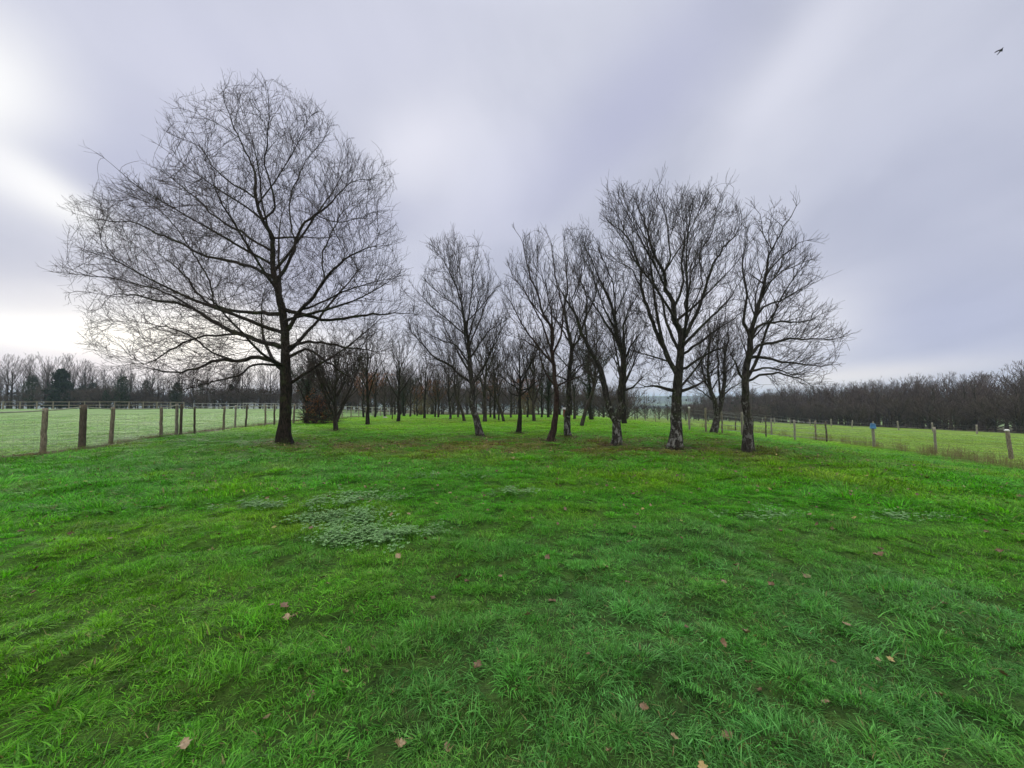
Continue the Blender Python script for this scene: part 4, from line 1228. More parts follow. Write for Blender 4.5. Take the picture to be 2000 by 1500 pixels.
fine_n = len(protos)
protos += [blade_mesh(300, .42, .04, .09, .0085, .6, 90 + i, 2) for i in range(2)] + [blade_mesh(300, .30, .07, .13, .0085, .6, 92 + i, 2, True) for i in range(3)]
for p in protos: p.materials.append(GM)
pts, nrm_s, scs, ids = [], [], [], []
def ring(r0, r1, spf, amin, amax):
    r_ = r0
    while r_ < r1:
        sp = spf(r_); n = max(1, int((amax - amin) * r_ / sp))
        a = amin + (np.arange(n) + rg.random(n)) / n * (amax - amin)
        rj = r_ + rg.uniform(-.5, .5, n) * sp
        yield np.stack([np.sin(a) * rj, np.cos(a) * rj], 1), sp
        r_ += sp
HALF = R(66)
near = [(p, .17) for p, s in ring(.35, 7.5, lambda r_: .112 + .006 * r_, -HALF, HALF)]
near += [(p, .17) for p, s in ring(.35, 5.0, lambda r_: .17, HALF, 2 * math.pi - HALF)]
mid = [(p, s) for p, s in ring(7.5, 62, lambda r_: .16 + .0125 * r_, -HALF, HALF)]
A = np.concatenate([p for p, s in near]); Bm = np.concatenate([p for p, s in mid])
XY = np.concatenate([A, Bm]); isn = np.arange(len(XY)) < len(A)
rad_ = np.hypot(XY[:, 0], XY[:, 1])
C, hg, bare = zone(XY[:, 0], XY[:, 1])
hol = S((-fbm(XY[:, 0], XY[:, 1] * 1.4, .36, 2, 5.2) - .12) / .4)
keep = rg.random(len(XY)) > np.maximum(bare * .93, hol * .42 * isn)
z = Hd(XY[:, 0], XY[:, 1])
e = .12
gx = (Hd(XY[:, 0] + e, XY[:, 1]) - Hd(XY[:, 0] - e, XY[:, 1])) / (2 * e); gy = (Hd(XY[:, 0], XY[:, 1] + e) - Hd(XY[:, 0], XY[:, 1] - e)) / (2 * e)
tall = (hg > 1.1) & isn & (rg.random(len(XY)) < .35)
ids = np.where(isn, rg.integers(0, 7, len(XY)), fine_n + rg.integers(0, 5, len(XY))); ids = np.where(tall, 7 + rg.integers(0, 3, len(XY)), ids)
grow = np.where(isn, 1.0, 1.0 + (rad_ - 7.5) * .028)
sx = grow * rg.uniform(.75, 1.3, len(XY)); sz = np.where(isn, .88, .74 + .006 * rad_) * hg * rg.uniform(.8, 1.15, len(XY)); sz = np.where(tall, sz * .9, sz)
rot = np.stack([np.arctan(gy), -np.arctan(gx), rg.random(len(XY)) * 6.283], 1)
tint = C * rg.uniform(.84, 1.18, (len(XY), 1)) * (1 + rg.normal(0, .05, C.shape))
tint = np.clip(tint * 1.08, .004, .8)
kp = keep
scatter('grass', np.stack([XY[:, 0], XY[:, 1], z], 1)[kp], rot[kp], np.stack([sx, sx, sz], 1)[kp], ids[kp], tint[kp], protos,
        'damp green meadow grass, short and tufted', 'grass')
print('grass pts', kp.sum(), time.time() - T0)

# ------------------------------------------------------------------ leaves
def leaf_mesh(seed, curl=.35, lobes=4, size=.05):
    g = random.Random(seed); n = 15
    L_, Rt, M = [], [], []
    for i in range(n + 1):
        t = i / n
        wv = math.sin(math.pi * t ** .8) * .32 * (1 + .35 * math.sin(t * lobes * 2 * math.pi - .6)) + .012
        zc = curl * (t - .5) ** 2 * 1.3 + .05 * math.sin(t * 5 + seed)
        L_.append((t - .5, -wv, zc + curl * wv * (1.1 + .5 * math.sin(t * 9 + seed)))); Rt.append((t - .5, wv, zc + curl * wv * (.8 + .6 * math.sin(t * 7 + seed * 2)))); M.append((t - .5, 0, zc))
    V = np.array(L_ + M + Rt) * size * 2; q = []
    for i in range(n):
        a = n + 1
        q.append((i, i + 1, a + i + 1, a + i)); q.append((a + i, a + i + 1, 2 * a + i + 1, 2 * a + i))
    V2 = V + np.array([0, 0, -.0009]); k2 = len(V)
    # a thin underside closes the leaf
    q2 = [tuple(reversed([v + k2 for v in f])) for f in q]
    st = MB(); st.tube([(-.5 * size * 2, 0, V[n + 1][2]), (-.66 * size * 2, .004, V[n + 1][2] + .004)], [.0013, .0010], 5)
    SV = np.concatenate(st.v); allV = np.concatenate([V, V2, SV])
    F_ = q + q2 + [tuple(v + 2 * k2 for v in f) for f in st.f]
    me = bpy.data.meshes.new('fallen_leaf'); me.from_pydata(allV.tolist(), [], F_); me.update()
    me.polygons.foreach_set('use_smooth', [True] * len(me.polygons))
    return me
def leafmat(name, c, c2):
    m, b, bs = new_mat(name)
    tc = b.node('ShaderNodeTexCoord'); n = b.noise(tc.outputs['Object'], 60, 4, .6); oi = b.node('ShaderNodeObjectInfo')
    cc = b.mix(b.ss(n, .35, .65), col4(c), col4(c2))
    cc = b.mix(b.ss(oi.outputs['Random'], 0, 1, 0, .5), cc, b.mix(1.0, cc, (.45, .4, .38, 1), 'MULTIPLY'))
    b.set(bs.inputs['Base Color'], cc); bs.inputs['Roughness'].default_value = .5
    return m
LM = [leafmat('tan_dead_leaf', (.15, .105, .045), (.27, .195, .10)), leafmat('russet_dead_leaf', (.095, .056, .024), (.17, .10, .045)), leafmat('dark_dead_leaf', (.085, .048, .022), (.16, .09, .042)), leafmat('yellow_dead_leaf', (.38, .28, .08), (.48, .36, .14))]
leaf_lib = {}
def leaf_data(shape, mi):
    if (shape, mi) not in leaf_lib:
        me = leaf_mesh(shape, [.3, .6, .9, .15][shape % 4], [3, 4, 5, 4][shape % 4]); me.materials.append(LM[mi]); leaf_lib[(shape, mi)] = me
    return leaf_lib[(shape, mi)]
LEAVES = [  # px, py, size in px, colour, label
 (781,1452,30,0,'broad pale tan leaf lying flat, lowest left of centre in the foreground'),
 (932,1316,30,1,'curled russet leaf in a dark hollow of the foreground grass'),
 (960,1069,30,0,'long pale tan leaf at the edge of the tall tuft right of the clover'),
 (1716,1096,24,1,'reddish leaf lying flat in the right middle distance of the grass'),
 (1576,1133,26,0,'pale leaf standing on edge in the grass right of centre'),
 (1836,1356,20,0,'small bright orange-tan leaf in the lower right grass'),
 (1318,1446,18,0,'small pale leaf near the bottom edge, right of centre'),
 (1259,1388,24,1,'ragged russet leaf in the foreground right of centre'),
 (1693,1332,34,2,'large dark brown leaf sunk in the lower right grass'),
 (1419,1430,32,0,'crumpled tan leaf above the bottom edge at the right'),
 (1457,1258,24,0,'upright tan leaf beside darker ones in the right foreground'),
 (1414,1280,22,1,'narrow russet leaf left of the upright tan leaf'),
 (1461,1310,22,0,'tan leaf lying beside a dark brown scrap'),
 (1415,1152,16,0,'small pale leaf in the dewy grass right of centre'),
 (1341,1237,16,2,'dark leaf scrap in the dewy grass'),
 (1031,1222,20,0,'small tan leaf right of the picture centre line'),
 (1039,1205,18,2,'dark twisted leaf just above a small tan one'),
 (1183,1111,15,0,'small tan leaf ahead of the tall tuft'),
 (1070,1103,18,1,'russet leaf just under the tall tuft'),
 (1047,1095,14,0,'pale leaf scrap just under the tall tuft, left of the russet one'),
 (755,1103,22,1,'russet leaf under the lower edge of the clover'),
 (778,1096,20,0,'tan leaf under the lower edge of the clover, beside a russet one'),
 (640,1155,18,0,'pale leaf left of the picture centre, below the clover'),
 (629,1140,18,2,'dark leaf above a pale one, left of centre'),
 (672,1337,20,0,'tan leaf beside a grass tuft in the left foreground'),
 (607,1370,24,1,'russet leaf with a torn edge in the left foreground'),
 (521,1408,34,2,'long dark leaf propped in the lower left grass'),
 (360,1478,36,0,'upright tan leaf at the bottom edge on the left'),
 (493,1288,20,1,'reddish leaf in the left foreground'),
 (470,1243,24,2,'dull brown leaf among blades in the left foreground'),
 (560,1215,22,0,'tan leaf pair partner in the left middle grass'),
 (576,1208,16,1,'small russet leaf beside a tan one in the left middle grass'),
 (1487,1355,20,2,'dull dark leaf in the right foreground'),
 (1526,1376,18,1,'russet leaf tip in the right foreground'),
 (1612,1385,16,0,'small tan leaf at the right foreground'),
 (1627,1286,20,1,'flat russet leaf on the right'),
 (1715,1289,14,0,'small pale leaf left of a yellow one'),
 (1738,1289,20,3,'yellow leaf lying in the right foreground'),
 (1963,1335,22,1,'russet leaf near the right edge'),
 (1845,1192,18,1,'dark red leaf far to the right'),
 (1654,1234,22,0,'tan leaf with a folded side, right of centre'),
 (1720,1183,14,0,'tiny pale leaf right of centre'),
 (1509,1156,18,1,'small russet leaf beyond the pale upright one'),
 (1337,993,16,0,'small pale leaf in the far dewy grass'),
 (1238,967,16,1,'reddish leaf in the grass before the grove'),
 (1655,1080,0,0,''),(1150,1150,0,0,''),
 (874,1462,14,0,'small yellow-tan leaf at the bottom edge by a broad pale leaf'),
 (1190,1480,22,0,'narrow tan leaf at the bottom edge near the centre'),
 (1713,1490,22,2,'dark leaf at the bottom edge on the right'),
 (1375,1500,30,3,'yellow seedling-like leaf at the bottom edge on the right'),
 (1148,1310,14,2,'dark leaf scrap right of the curled russet leaf'),
 (680,1283,16,1,'small russet leaf left of the curled russet leaf'),
 (728,1278,20,2,'dull leaf hidden by blades left of the curled russet leaf'),
 (912,1142,16,2,'dark leaf scrap in the centre grass'),
 (970,1185,14,1,'reddish leaf scrap in the centre grass'),
 (1225,1145,14,2,'dark leaf scrap right of the centre grass'),
 (845,1170,16,2,'dark leaf scrap left of the centre grass'),
]
li = 0
for (px, py, sp, mi, lab) in LEAVES:
    if sp == 0: continue
    p = at(px, py); dist_ = math.sqrt(p[0] ** 2 + p[1] ** 2 + EYE ** 2)
    size = sp / F * p[1] * .78            # metres across
    size = min(max(size, .038), .11) 
    g = random.Random(li * 7 + 1); li += 1
    o = link('fallen_leaf', leaf_data(g.randrange(6), mi))
    s = size / .10
    o.scale = (s, s, s)
    o.location = (p[0], p[1], float(Hd(p[0], p[1])) + .030 + .012 * s)
    o.rotation_euler = (g.uniform(-.2, .75), g.uniform(-.5, .5), g.uniform(0, 6.28))
    tag(o, lab, 'leaf', 'fallen leaves lying singly on the near grass')
# litter under the grove
def litter():
    protos = []
    for i in range(8): protos.append(leaf_data(i % 6, i % 4 if i != 7 else 0).copy())
    g = np.random.default_rng(12); n0 = 34000
    x = g.uniform(-9, 13, n0); y = g.uniform(6, 30, n0)
    b = fbm(x, y, .75, 3, 8.4); s = fbm(x, y * 1.8, .38, 2, 6.6)
    dn = np.exp(-((x - .8) / 8.2) ** 2 - ((y - 12.7) / 2.9) ** 2) + .5 * np.exp(-((x + 4.6) / 3.4) ** 2 - ((y - 12.4) / 1.3) ** 2) + .35 * np.exp(-((x - 8) / 3.5) ** 2 - ((y - 9.5) / 1.5) ** 2) + .12
    dn = dn * np.clip(.55 + 1.1 * b + .9 * s, 0.02, 1.2)
    kp = g.random(n0) < dn * .85
    x, y = x[kp], y[kp]
    x2 = g.uniform(-7, 8, 330); y2 = 2.6 + 6 * g.random(330) ** .7
    x = np.concatenate([x, x2]); y = np.concatenate([y, y2]); n = len(x)
    z = Hd(x, y) + np.where(np.arange(n) < n - 330, .045, .03) + g.uniform(-.008, .012, n)
    sc = g.uniform(.35, .75, n)[:, None] * np.ones((1, 3))
    scatter('leaf_litter', np.stack([x, y, z], 1), np.stack([g.normal(0, .35, n), g.normal(0, .35, n), g.random(n) * 6.28], 1), sc, g.choice([0, 1, 2, 4, 5, 6, 6, 2, 1, 5, 3], n), None, protos,
            'scattered brown leaf litter under and before the grove', 'leaves')
litter()

# ------------------------------------------------------------------ clover
def clover():
    m, b, bs = new_mat('dewy_clover')
    bl = b.node('ShaderNodeAttribute', attribute_name='blade')
    c = b.mix(bl.outputs['Fac'], (.055, .16, .030, 1), (.14, .30, .085, 1))
    b.set(bs.inputs['Base Color'], c); bs.inputs['Roughness'].default_value = .45
    protos = []
    for k_ in range(4):
        g = random.Random(k_ + 30); mb = MB(); tint = []
        for j in range(13):
            cx, cy = g.gauss(0, .07), g.gauss(0, .07); hz = g.uniform(.03, .07); a0 = g.random() * 6.28; rl = g.uniform(.0055, .0105)
            n0 = mb.n
            mb.tube([(cx * .8, cy * .8, 0), (cx, cy, hz)], [.0012, .0009], 4, cap=False)
            for q in range(3):
                a = a0 + q * 2.094; tx, ty = math.cos(a), math.sin(a); nx_, ny_ = -ty, tx
                pts_ = [(cx, cy, hz)]
                for (u, v) in ((.7, -.75), (1.4, -.95), (2.0, -.45), (1.85, 0), (2.0, .45), (1.4, .95), (.7, .75)):
                    pts_.append((cx + (tx * u + nx_ * v) * rl, cy + (ty * u + ny_ * v) * rl, hz + abs(v) * rl * .45 + g.uniform(-.001, .001)))
                base = mb.n; mb.add(pts_, [(0, i, i + 1) for i in range(1, 7)])
            tint += [g.random()] * (mb.n - n0)
        me = mb.mesh('clover_sprig'); point_attr(me, 'blade', 'FLOAT', np.array(tint, np.float32)); me.materials.append(m); protos.append(me)
    g = np.random.default_rng(9); P = []
    # patches given by where they lie in the meadow
    for (qx, qy, sx, sy, n) in ((660, 1022, .40, .24, 210), (735, 1050, .38, .13, 190), (690, 1062, .30, .12, 80), (800, 1045, .3, .12, 45), (650, 990, .45, .22, 60), (520, 992, .42, .14, 75), (1010, 968, .35, .18, 40), (1490, 1010, .5, .12, 26), (1790, 1012, .6, .14, 32), (880, 935, .8, .3, 30), (700, 975, .6, .3, 60)):
        ax, ay = at(qx, qy)[:2]; P.append(np.stack([g.normal(ax, sx * .6, n), g.normal(ay, sy * .6, n)], 1))
    P = np.concatenate(P); kp = fbm(P[:, 0], P[:, 1], .22, 3, 1.0) > .02 + .25 * g.random(len(P)) - .12; P = P[kp]; n = len(P)
    z = Hd(P[:, 0], P[:, 1]) + .012
    sc = g.uniform(.85, 1.25, n)[:, None] * np.ones((1, 3))
    scatter('clover', np.stack([P[:, 0], P[:, 1], z], 1), np.stack([g.normal(0, .1, n), g.normal(0, .1, n), g.random(n) * 6.28], 1), sc, g.integers(0, 4, n), None, protos,
            'dewy pale clover spreading in patches through the grass', 'clover')
clover()
print('leaves+clover', time.time() - T0)

# ------------------------------------------------------------------ fences
def wood_mat(name, c1, c2, green=.25):
    m, b, bs = new_mat(name)
    tc = b.node('ShaderNodeTexCoord'); x, y, z = b.sep(tc.outputs['Object'])
    n = b.noise(b.comb(b.m('MULTIPLY', x, 5), b.m('MULTIPLY', y, 5), b.m('MULTIPLY', z, .6)), 12, 5, .65, .3)
    n2 = b.noise(tc.outputs['Object'], 3, 3, .6)
    c = b.mix(b.ss(n, .32, .68), col4(c1), col4(c2)); c = b.mix(b.ss(n2, .48, .65, 0, green), c, (.10, .13, .06, 1))
    b.set(bs.inputs['Base Color'], c); bs.inputs['Roughness'].default_value = .9
    bp = b.node('ShaderNodeBump'); bp.inputs['Strength'].default_value = .8; bp.inputs['Distance'].default_value = .012
    b.l.new(n, bp.inputs['Height']); b.l.new(bp.outputs[0], bs.inputs['Normal'])
    return m
POST = wood_mat('weathered_post', (.09, .075, .055), (.30, .255, .19)); POST_D = wood_mat('dark_post', (.04, .032, .025), (.12, .095, .07))
POST_G = wood_mat('grey_post', (.13, .12, .10), (.33, .30, .25), .15); RAIL = wood_mat('split_rail', (.13, .11, .085), (.30, .26, .21), .2)
WHITE = flat_mat('white_painted_metal', (.27, .27, .26), (.36, .36, .35), rough=.6)
WIRE = flat_mat('galvanised_wire', (.20, .20, .19), (.28, .28, .27), rough=.5)
TAPE = flat_mat('faded_electric_tape', (.24, .26, .20), (.34, .36, .28), rough=.7)
CAPM = flat_mat('white_plastic', (.70, .70, .68), (.8, .8, .78), rough=.4); BLUE = flat_mat('blue_plastic', (.03, .12, .24), (.04, .15, .30), rough=.4)
BLACKP = flat_mat('black_plastic', (.02, .02, .02), (.03, .03, .03), rough=.4)
def post_mesh(h, r, lean, seed, cut=True):
    g = np.random.default_rng(seed); mb = MB(); n = 8
    P = [(lean[0] * (k / n) * h + g.normal(0, .006), lean[1] * (k / n) * h + g.normal(0, .006), -.15 + (h + .15) * k / n) for k in range(n + 1)]
    rr_ = np.array([r * (1.06 - .12 * k / n) for k in range(n + 1)])
    mb.tube(P, rr_, 9, .09, g)
    return mb.mesh('post', True), P[-1]
def fence_posts(root, items, capmat=None):
    """items: (x, y, h, r, lean, material)"""
    B = np.array(root.location); out = []
    for i, (x, y, h, r, lean, mat) in enumerate(items):
        me, top = post_mesh(h, r, lean, 300 + i + int(x * 3))
        z = float(H(x, y)); o = link('post', me, mat, root, (x - B[0], y - B[1], z - B[2]))
        out.append((np.array([x - B[0], y - B[1], z - B[2]]), np.array(top), h, r))
    return out
def strands(posts, fr, r, name, mat, root, sag=.02, off=(0, 0)):
    mb = MB()
    for f in fr:
        for a, b in zip(posts, posts[1:]):
            pa = a[0] + a[1] * f + np.array([0, 0, -.15 * (1 - f) * 0]); pb = b[0] + b[1] * f
            pa[2] = a[0][2] + a[2] * f; pb[2] = b[0][2] + b[2] * f
            n = 5; L_ = []
            for k_ in range(n + 1):
                t = k_ / n; q = pa * (1 - t) + pb * t; q = q + np.array([off[0], off[1], -sag * 4 * t * (1 - t)]); L_.append(q)
            mb.tube(L_, r, 4, cap=False)
    return build(name, mb, mat, root)
LEFT = [(-45, 905, 1.28, .07, 0, POST), (83, 884, 1.27, .062, .01, POST), (160, 875, 1.36, .085, -.01, POST_D), (216, 866, 1.26, .06, .03, POST), (314, 853, 1.23, .055, -.02, POST), (344.5, 849, 1.36, .06, -.02, POST_G),
        (352.5, 849, 1.34, .05, 0, POST_D), (380, 847, 1.2, .038, -.03, POST_D), (436, 841, 1.22, .05, .02, POST), (459, 835.5, 1.24, .045, .01, POST_G), (480, 834, 1.24, .045, .03, POST_D), (518, 832, 1.24, .05, 0, POST), (535.5, 830.5, 1.24, .05, 0, POST_D),
        (573, 827, 1.25, .06, .05, POST)]
its = []
for px, py, h, r, ln, mt in LEFT:
    p = at(px, py); its.append((p[0], p[1], h, r, (ln, 0), mt))
for y in (32, 35, 38, 41, 44, 47, 50, 53.5, 57, 61): its.append((float(lf_x(y)), y, 1.22, .05, (0, 0), POST if int(y) % 2 else POST_G))
its.sort(key=lambda q: q[1])
root = empty('post_fence', (its[0][0], its[0][1], float(H(its[0][0], its[0][1]))), 'weathered wooden post fence with wire mesh and top tape along the left field', 'fence')
pl_ = fence_posts(root, its)
strands(pl_, (.95,), .019, 'top_tape', TAPE, root, .012)
strands(pl_, (.12, .24, .36, .5, .64, .78), .0028, 'wire_mesh', WIRE, root, .006)
mb = MB()      # upright wires of the mesh
for a, b in zip(pl_, pl_[1:]):
    d = b[0] - a[0]; n = int(np.linalg.norm(d[:2]) / .3)
    for k_ in range(1, n):
        q = a[0] + d * k_ / n; hh = a[2] * .78
        if a[0][1] + root.location[1] < 30: mb.tube([q + np.array([0, 0, .05]), q + np.array([0, 0, hh])], .002, 3, cap=False)
o = build('mesh_upright', mb, WIRE, root)
# right fence
RIGHT = [(1977, 898, 1.24, .066, -.13, POST), (1828, 885, 1.22, .052, -.02, POST_G), (1707, 873, 1.06, .065, -.02, POST_G), (1615, 864, 1.20, .045, -.03, POST_D), (1552.5, 860, 1.18, .055, 0, POST_G), (1497, 856, 1.22, .035, -.03, POST_D),
         (1450, 852, 1.25, .06, 0, POST_G), (1411, 847, 1.2, .045, -.02, POST), (1379, 845, 1.25, .05, -.02, POST), (1347, 841, 1.2, .05, -.02, POST_G)]
its = []
for px, py, h, r, ln, mt in RIGHT:
    Y = at(px, py)[1]; its.append((*at(px, py)[:2], h, r, (ln, 0), mt))
last = its[-1]
p = at(2060, 905); its.append((p[0], p[1], 1.25, .055, (.02, 0), POST_G))
y = last[1] + 3.2; j = 0
while y < 92:
    its.append((float(rf_x(y)) , y, 1.2, .05, (0.02 * ((j % 3) - 1), 0), (POST, POST_G, POST_D)[j % 3])); y += 3.3 + (j % 3) * .5; j += 1
its.sort(key=lambda q: q[1])
root = empty('post_fence', (its[0][0], its[0][1], float(H(its[0][0], its[0][1]))), 'uneven grey post and wire fence along the right field, one post topped blue', 'fence')
pr = fence_posts(root, its)
strands(pr, (.2, .4, .6, .78, .92), .003, 'wire', WIRE, root, .03)
# caps on three posts
def cap_on(i, mat, nm):
    a = pr[i]; mb = MB(); t = a[0] + a[1]
    mb.tube([t + np.array([0, 0, -.03]), t + np.array([0, 0, .02]), t + np.array([0, 0, .05])], [a[3] * 1.15, a[3] * 1.2, a[3] * .6], 10); build(nm, mb, mat, root, True)
order = sorted(range(len(pr)), key=lambda q: pr[q][0][1])
cap_on(order[1], CAPM, 'post_cap')
i_w = [i for i in order if abs(its[i][2] - 1.20) < .001 and its[i][1] < 26][0]; cap_on(i_w, CAPM, 'post_cap')
i_b = [i for i in order if abs(its[i][2] - 1.06) < .001][0]
for i in (order[12], order[14], order[15]):
    cap_on(i, BLACKP, 'post_cap')
# the blue bucket upside down on a post
t = pr[i_b][0] + pr[i_b][1] + np.array(root.location)
mb = MB(); g = np.random.default_rng(1)
mb.tube([(0, 0, -.10), (0, 0, -.085), (0, 0, -.08), (0, 0, .14), (0, 0, .165), (0, 0, .17)], [.135, .138, .128, .105, .098, .02], 20)
ob = build('bucket', mb, BLUE, None, True); ob.location = tuple(t)
tag(ob, 'blue plastic bucket upturned on a grey fence post', 'bucket')
mb = MB(); mb.tube([(math.cos(a) * .137, math.sin(a) * .04 - .137 * .0, -.10 - .10 * abs(math.sin(a))) for a in np.linspace(0, math.pi, 12)], .003, 5)
build('bail', mb, WIRE, ob)
# far fence beyond the right field
its = []
y = 33
j = 0
while y < 96:
    its.append((56 + .6 * math.sin(j), y, 1.2 + .1 * ((j * 7) % 3 - 1), .09, ((-.12, .02, .1, 0, -.06)[j % 5], 0), POST_G)); y += 4.3; j += 1
root = empty('field_fence', (its[0][0], its[0][1], float(H(its[0][0], its[0][1]))), 'far pale post and wire fence before the right-hand wood, posts tilting', 'fence')
pf = fence_posts(root, its); strands(pf, (.35, .6, .85), .004, 'wire', WIRE, root, .03)
# rail fence beyond the left field (wood), then white rails
def rail_fence(A, B, n, h, rails, mat, pr_, rr2, name, label, hb=None):
    root = empty(name, (A[0], A[1], float(H(A[0], A[1]))), label, 'fence'); z0 = root.location[2]
    P = []
    for i in range(n + 1):
        t = i / n; x = A[0] + (B[0] - A[0]) * t; y = A[1] + (B[1] - A[1]) * t; z = float(H(x, y)) - z0
        mb = MB(); mb.box((0, 0, h / 2 - .1), (pr_, pr_, h + .2), .1 * i, .97); o = build('post', mb, mat, root); o.location = (x - A[0], y - A[1], z); P.append(np.array([x - A[0], y - A[1], z]))
    for f in rails:
        mb = MB(); mb.tube([p + np.array([0, -.06, h * f]) for p in P], rr2, 6); build('rail', mb, mat, root)
    return root
rail_fence((-92, 62), (-64, 74), 15, 1.35, (.94, .5), RAIL, .13, .055, 'rail_fence', 'split wooden rail fence across the far side of the left field')
rail_fence((-63, 75), (-36, 74), 15, 1.1, (.95, .45), WHITE, .07, .035, 'metal_rail_fence', 'low pale metal rail fence continuing from the split wooden one across the left field')
rail_fence((-33, 66), (-20, 62), 8, 1.25, (.95, .6, .25), WHITE, .07, .03, 'metal_rail_fence', 'pale rail fence behind the big oak and brush pile')
def gate(px, Y, wpx, label):
    c = on(px, Y); root = empty('hurdle', tuple(c), label, 'hurdle'); wd = wpx / F * Y; h = 1.15
    mb = MB(); r = .035
    fr = [(-wd / 2, 0, .1), (-wd / 2, 0, h), (wd / 2, 0, h), (wd / 2, 0, .1), (-wd / 2, 0, .1)]
    for a, b in zip(fr, fr[1:]): mb.tube([a, b], r, 6)
    build('frame', mb, WHITE, root)
    for f in (.4, .7):
        mb = MB(); mb.tube([(-wd / 2 + .03, 0, h * f), (wd / 2 - .03, 0, h * f)], r * .7, 6); build('bar', mb, WHITE, root)
gate(487, 60, 24, 'pale metal hurdle standing left of the big oak across the field'); gate(527, 60, 24, 'pale metal hurdle second from the left across the field')
# ------------------------------------------------------------------ shed
def shed():
    c = on(1106, 41); root = empty('shed', tuple(c), 'small brick-red shed with a grey lean-to roof at the back of the grove', 'shed', rz=-.25); root.scale = (.85, .85, .8)
    m, b, bs = new_mat('red_boards'); tc = b.node('ShaderNodeTexCoord'); x, y, z = b.sep(tc.outputs['Object'])
    wv = b.m('FRACT', b.m('MULTIPLY', b.m('ADD', x, b.m('MULTIPLY', y, 1.0)), 7.0)); n = b.noise(tc.outputs['Object'], 5, 4, .6)
    cc = b.mix(b.ss(n, .3, .7), (.17, .035, .022, 1), (.25, .06, .035, 1)); cc = b.mix(b.ss(wv, .06, .0), cc, (.03, .012, .01, 1))
    b.set(bs.inputs['Base Color'], cc); bs.inputs['Roughness'].default_value = .8
    mb = MB(); mb.box((0, 0, .5), (.75, .75, 1.1)); build('wall', mb, m, root)
    mb = MB(); mb.add([(-.52, -.5, 1.06), (.52, -.5, 1.06), (.52, .5, 1.28), (-.52, .5, 1.28), (-.52, -.5, 1.10), (.52, -.5, 1.10), (.52, .5, 1.32), (-.52, .5, 1.32)], [(3, 2, 1, 0), (4, 5, 6, 7), (0, 1, 5, 4), (1, 2, 6, 5), (2, 3, 7, 6), (3, 0, 4, 7)])
    build('roof', mb, flat_mat('pale_sheet_roof', (.16, .155, .15), (.24, .235, .23), rough=.7), root)
    mb = MB(); mb.box((-.02, -.39, .42), (.42, .03, .82)); d = build('door', mb, m, root)
    mb = MB(); mb.box((.14, -.42, .45), (.03, .03, .10)); build('handle', mb, WIRE, d)
shed()
# ------------------------------------------------------------------ brush pile beside the old tree
def brush():
    c = at(624, 827); root = empty('brush_pile', tuple(c), 'heap of cut brushwood with rusty leaves beside the dark leaning tree', 'brush pile')
    g = random.Random(8); mb = MB()
    for i in range(620):
        a = g.random() * 6.28; r_ = 1.15 * math.sqrt(g.random()); x, y = r_ * math.cos(a), r_ * math.sin(a) * .7; zt = 1.7 * (1 - (r_ / 1.3) ** 2) * g.random()
        L_ = g.uniform(.5, 1.3); a2 = g.random() * 6.28; e_ = g.uniform(-.1, 1.2)
        P = [(x, y, zt + .02)]
        for q in range(4):
            a2 += g.gauss(0, .18); e_ += g.gauss(0, .12); l_ = P[-1]; s = L_ / 4; P.append((l_[0] + math.cos(a2) * math.cos(e_) * s, l_[1] + math.sin(a2) * math.cos(e_) * s, max(.01, l_[2] + math.sin(e_) * s)))
        mb.tube(P, np.linspace(g.uniform(.008, .02), .004, 5), 4, cap=False)
    build('branches', mb, TWIG, root)
    pts = [(g.gauss(-.1, .45), g.gauss(0, .35), abs(g.gauss(.8, .6))) for _ in range(200)]
    leaf_cloud('leaves', pts, .05, 1500, BROWNLEAF, root, 2, .06)
brush()
def yellow_shrub(px, Y, h, label):
    c = on(px, Y); root = empty('yellow_shrub', tuple(c), label, 'shrub'); g = random.Random(int(px)); mb = MB(); tips = []
    for i in range(36):
        a = g.random() * 6.28; e_ = R(g.uniform(30, 85)); P = [(0, 0, 0)]
        for q in range(5):
            s = h / 5; l_ = P[-1]; e_ += g.gauss(0, .1); P.append((l_[0] + math.cos(a) * math.cos(e_) * s, l_[1] + math.sin(a) * math.cos(e_) * s, l_[2] + math.sin(e_) * s)); tips.append(P[-1])
        mb.tube(P, np.linspace(.03, .008, 6), 4, cap=False)
    build('stems', mb, TWIG_FAR, root); leaf_cloud('leaves', tips, .07, 1300, WILLOW, root, 3, .25)
yellow_shrub(822, 60, 3.0, 'yellowish leafy shrub at the back of the grove, left'); yellow_shrub(1032, 62, 3.4, 'yellow-ochre shrub showing under the crowns at the back of the grove')

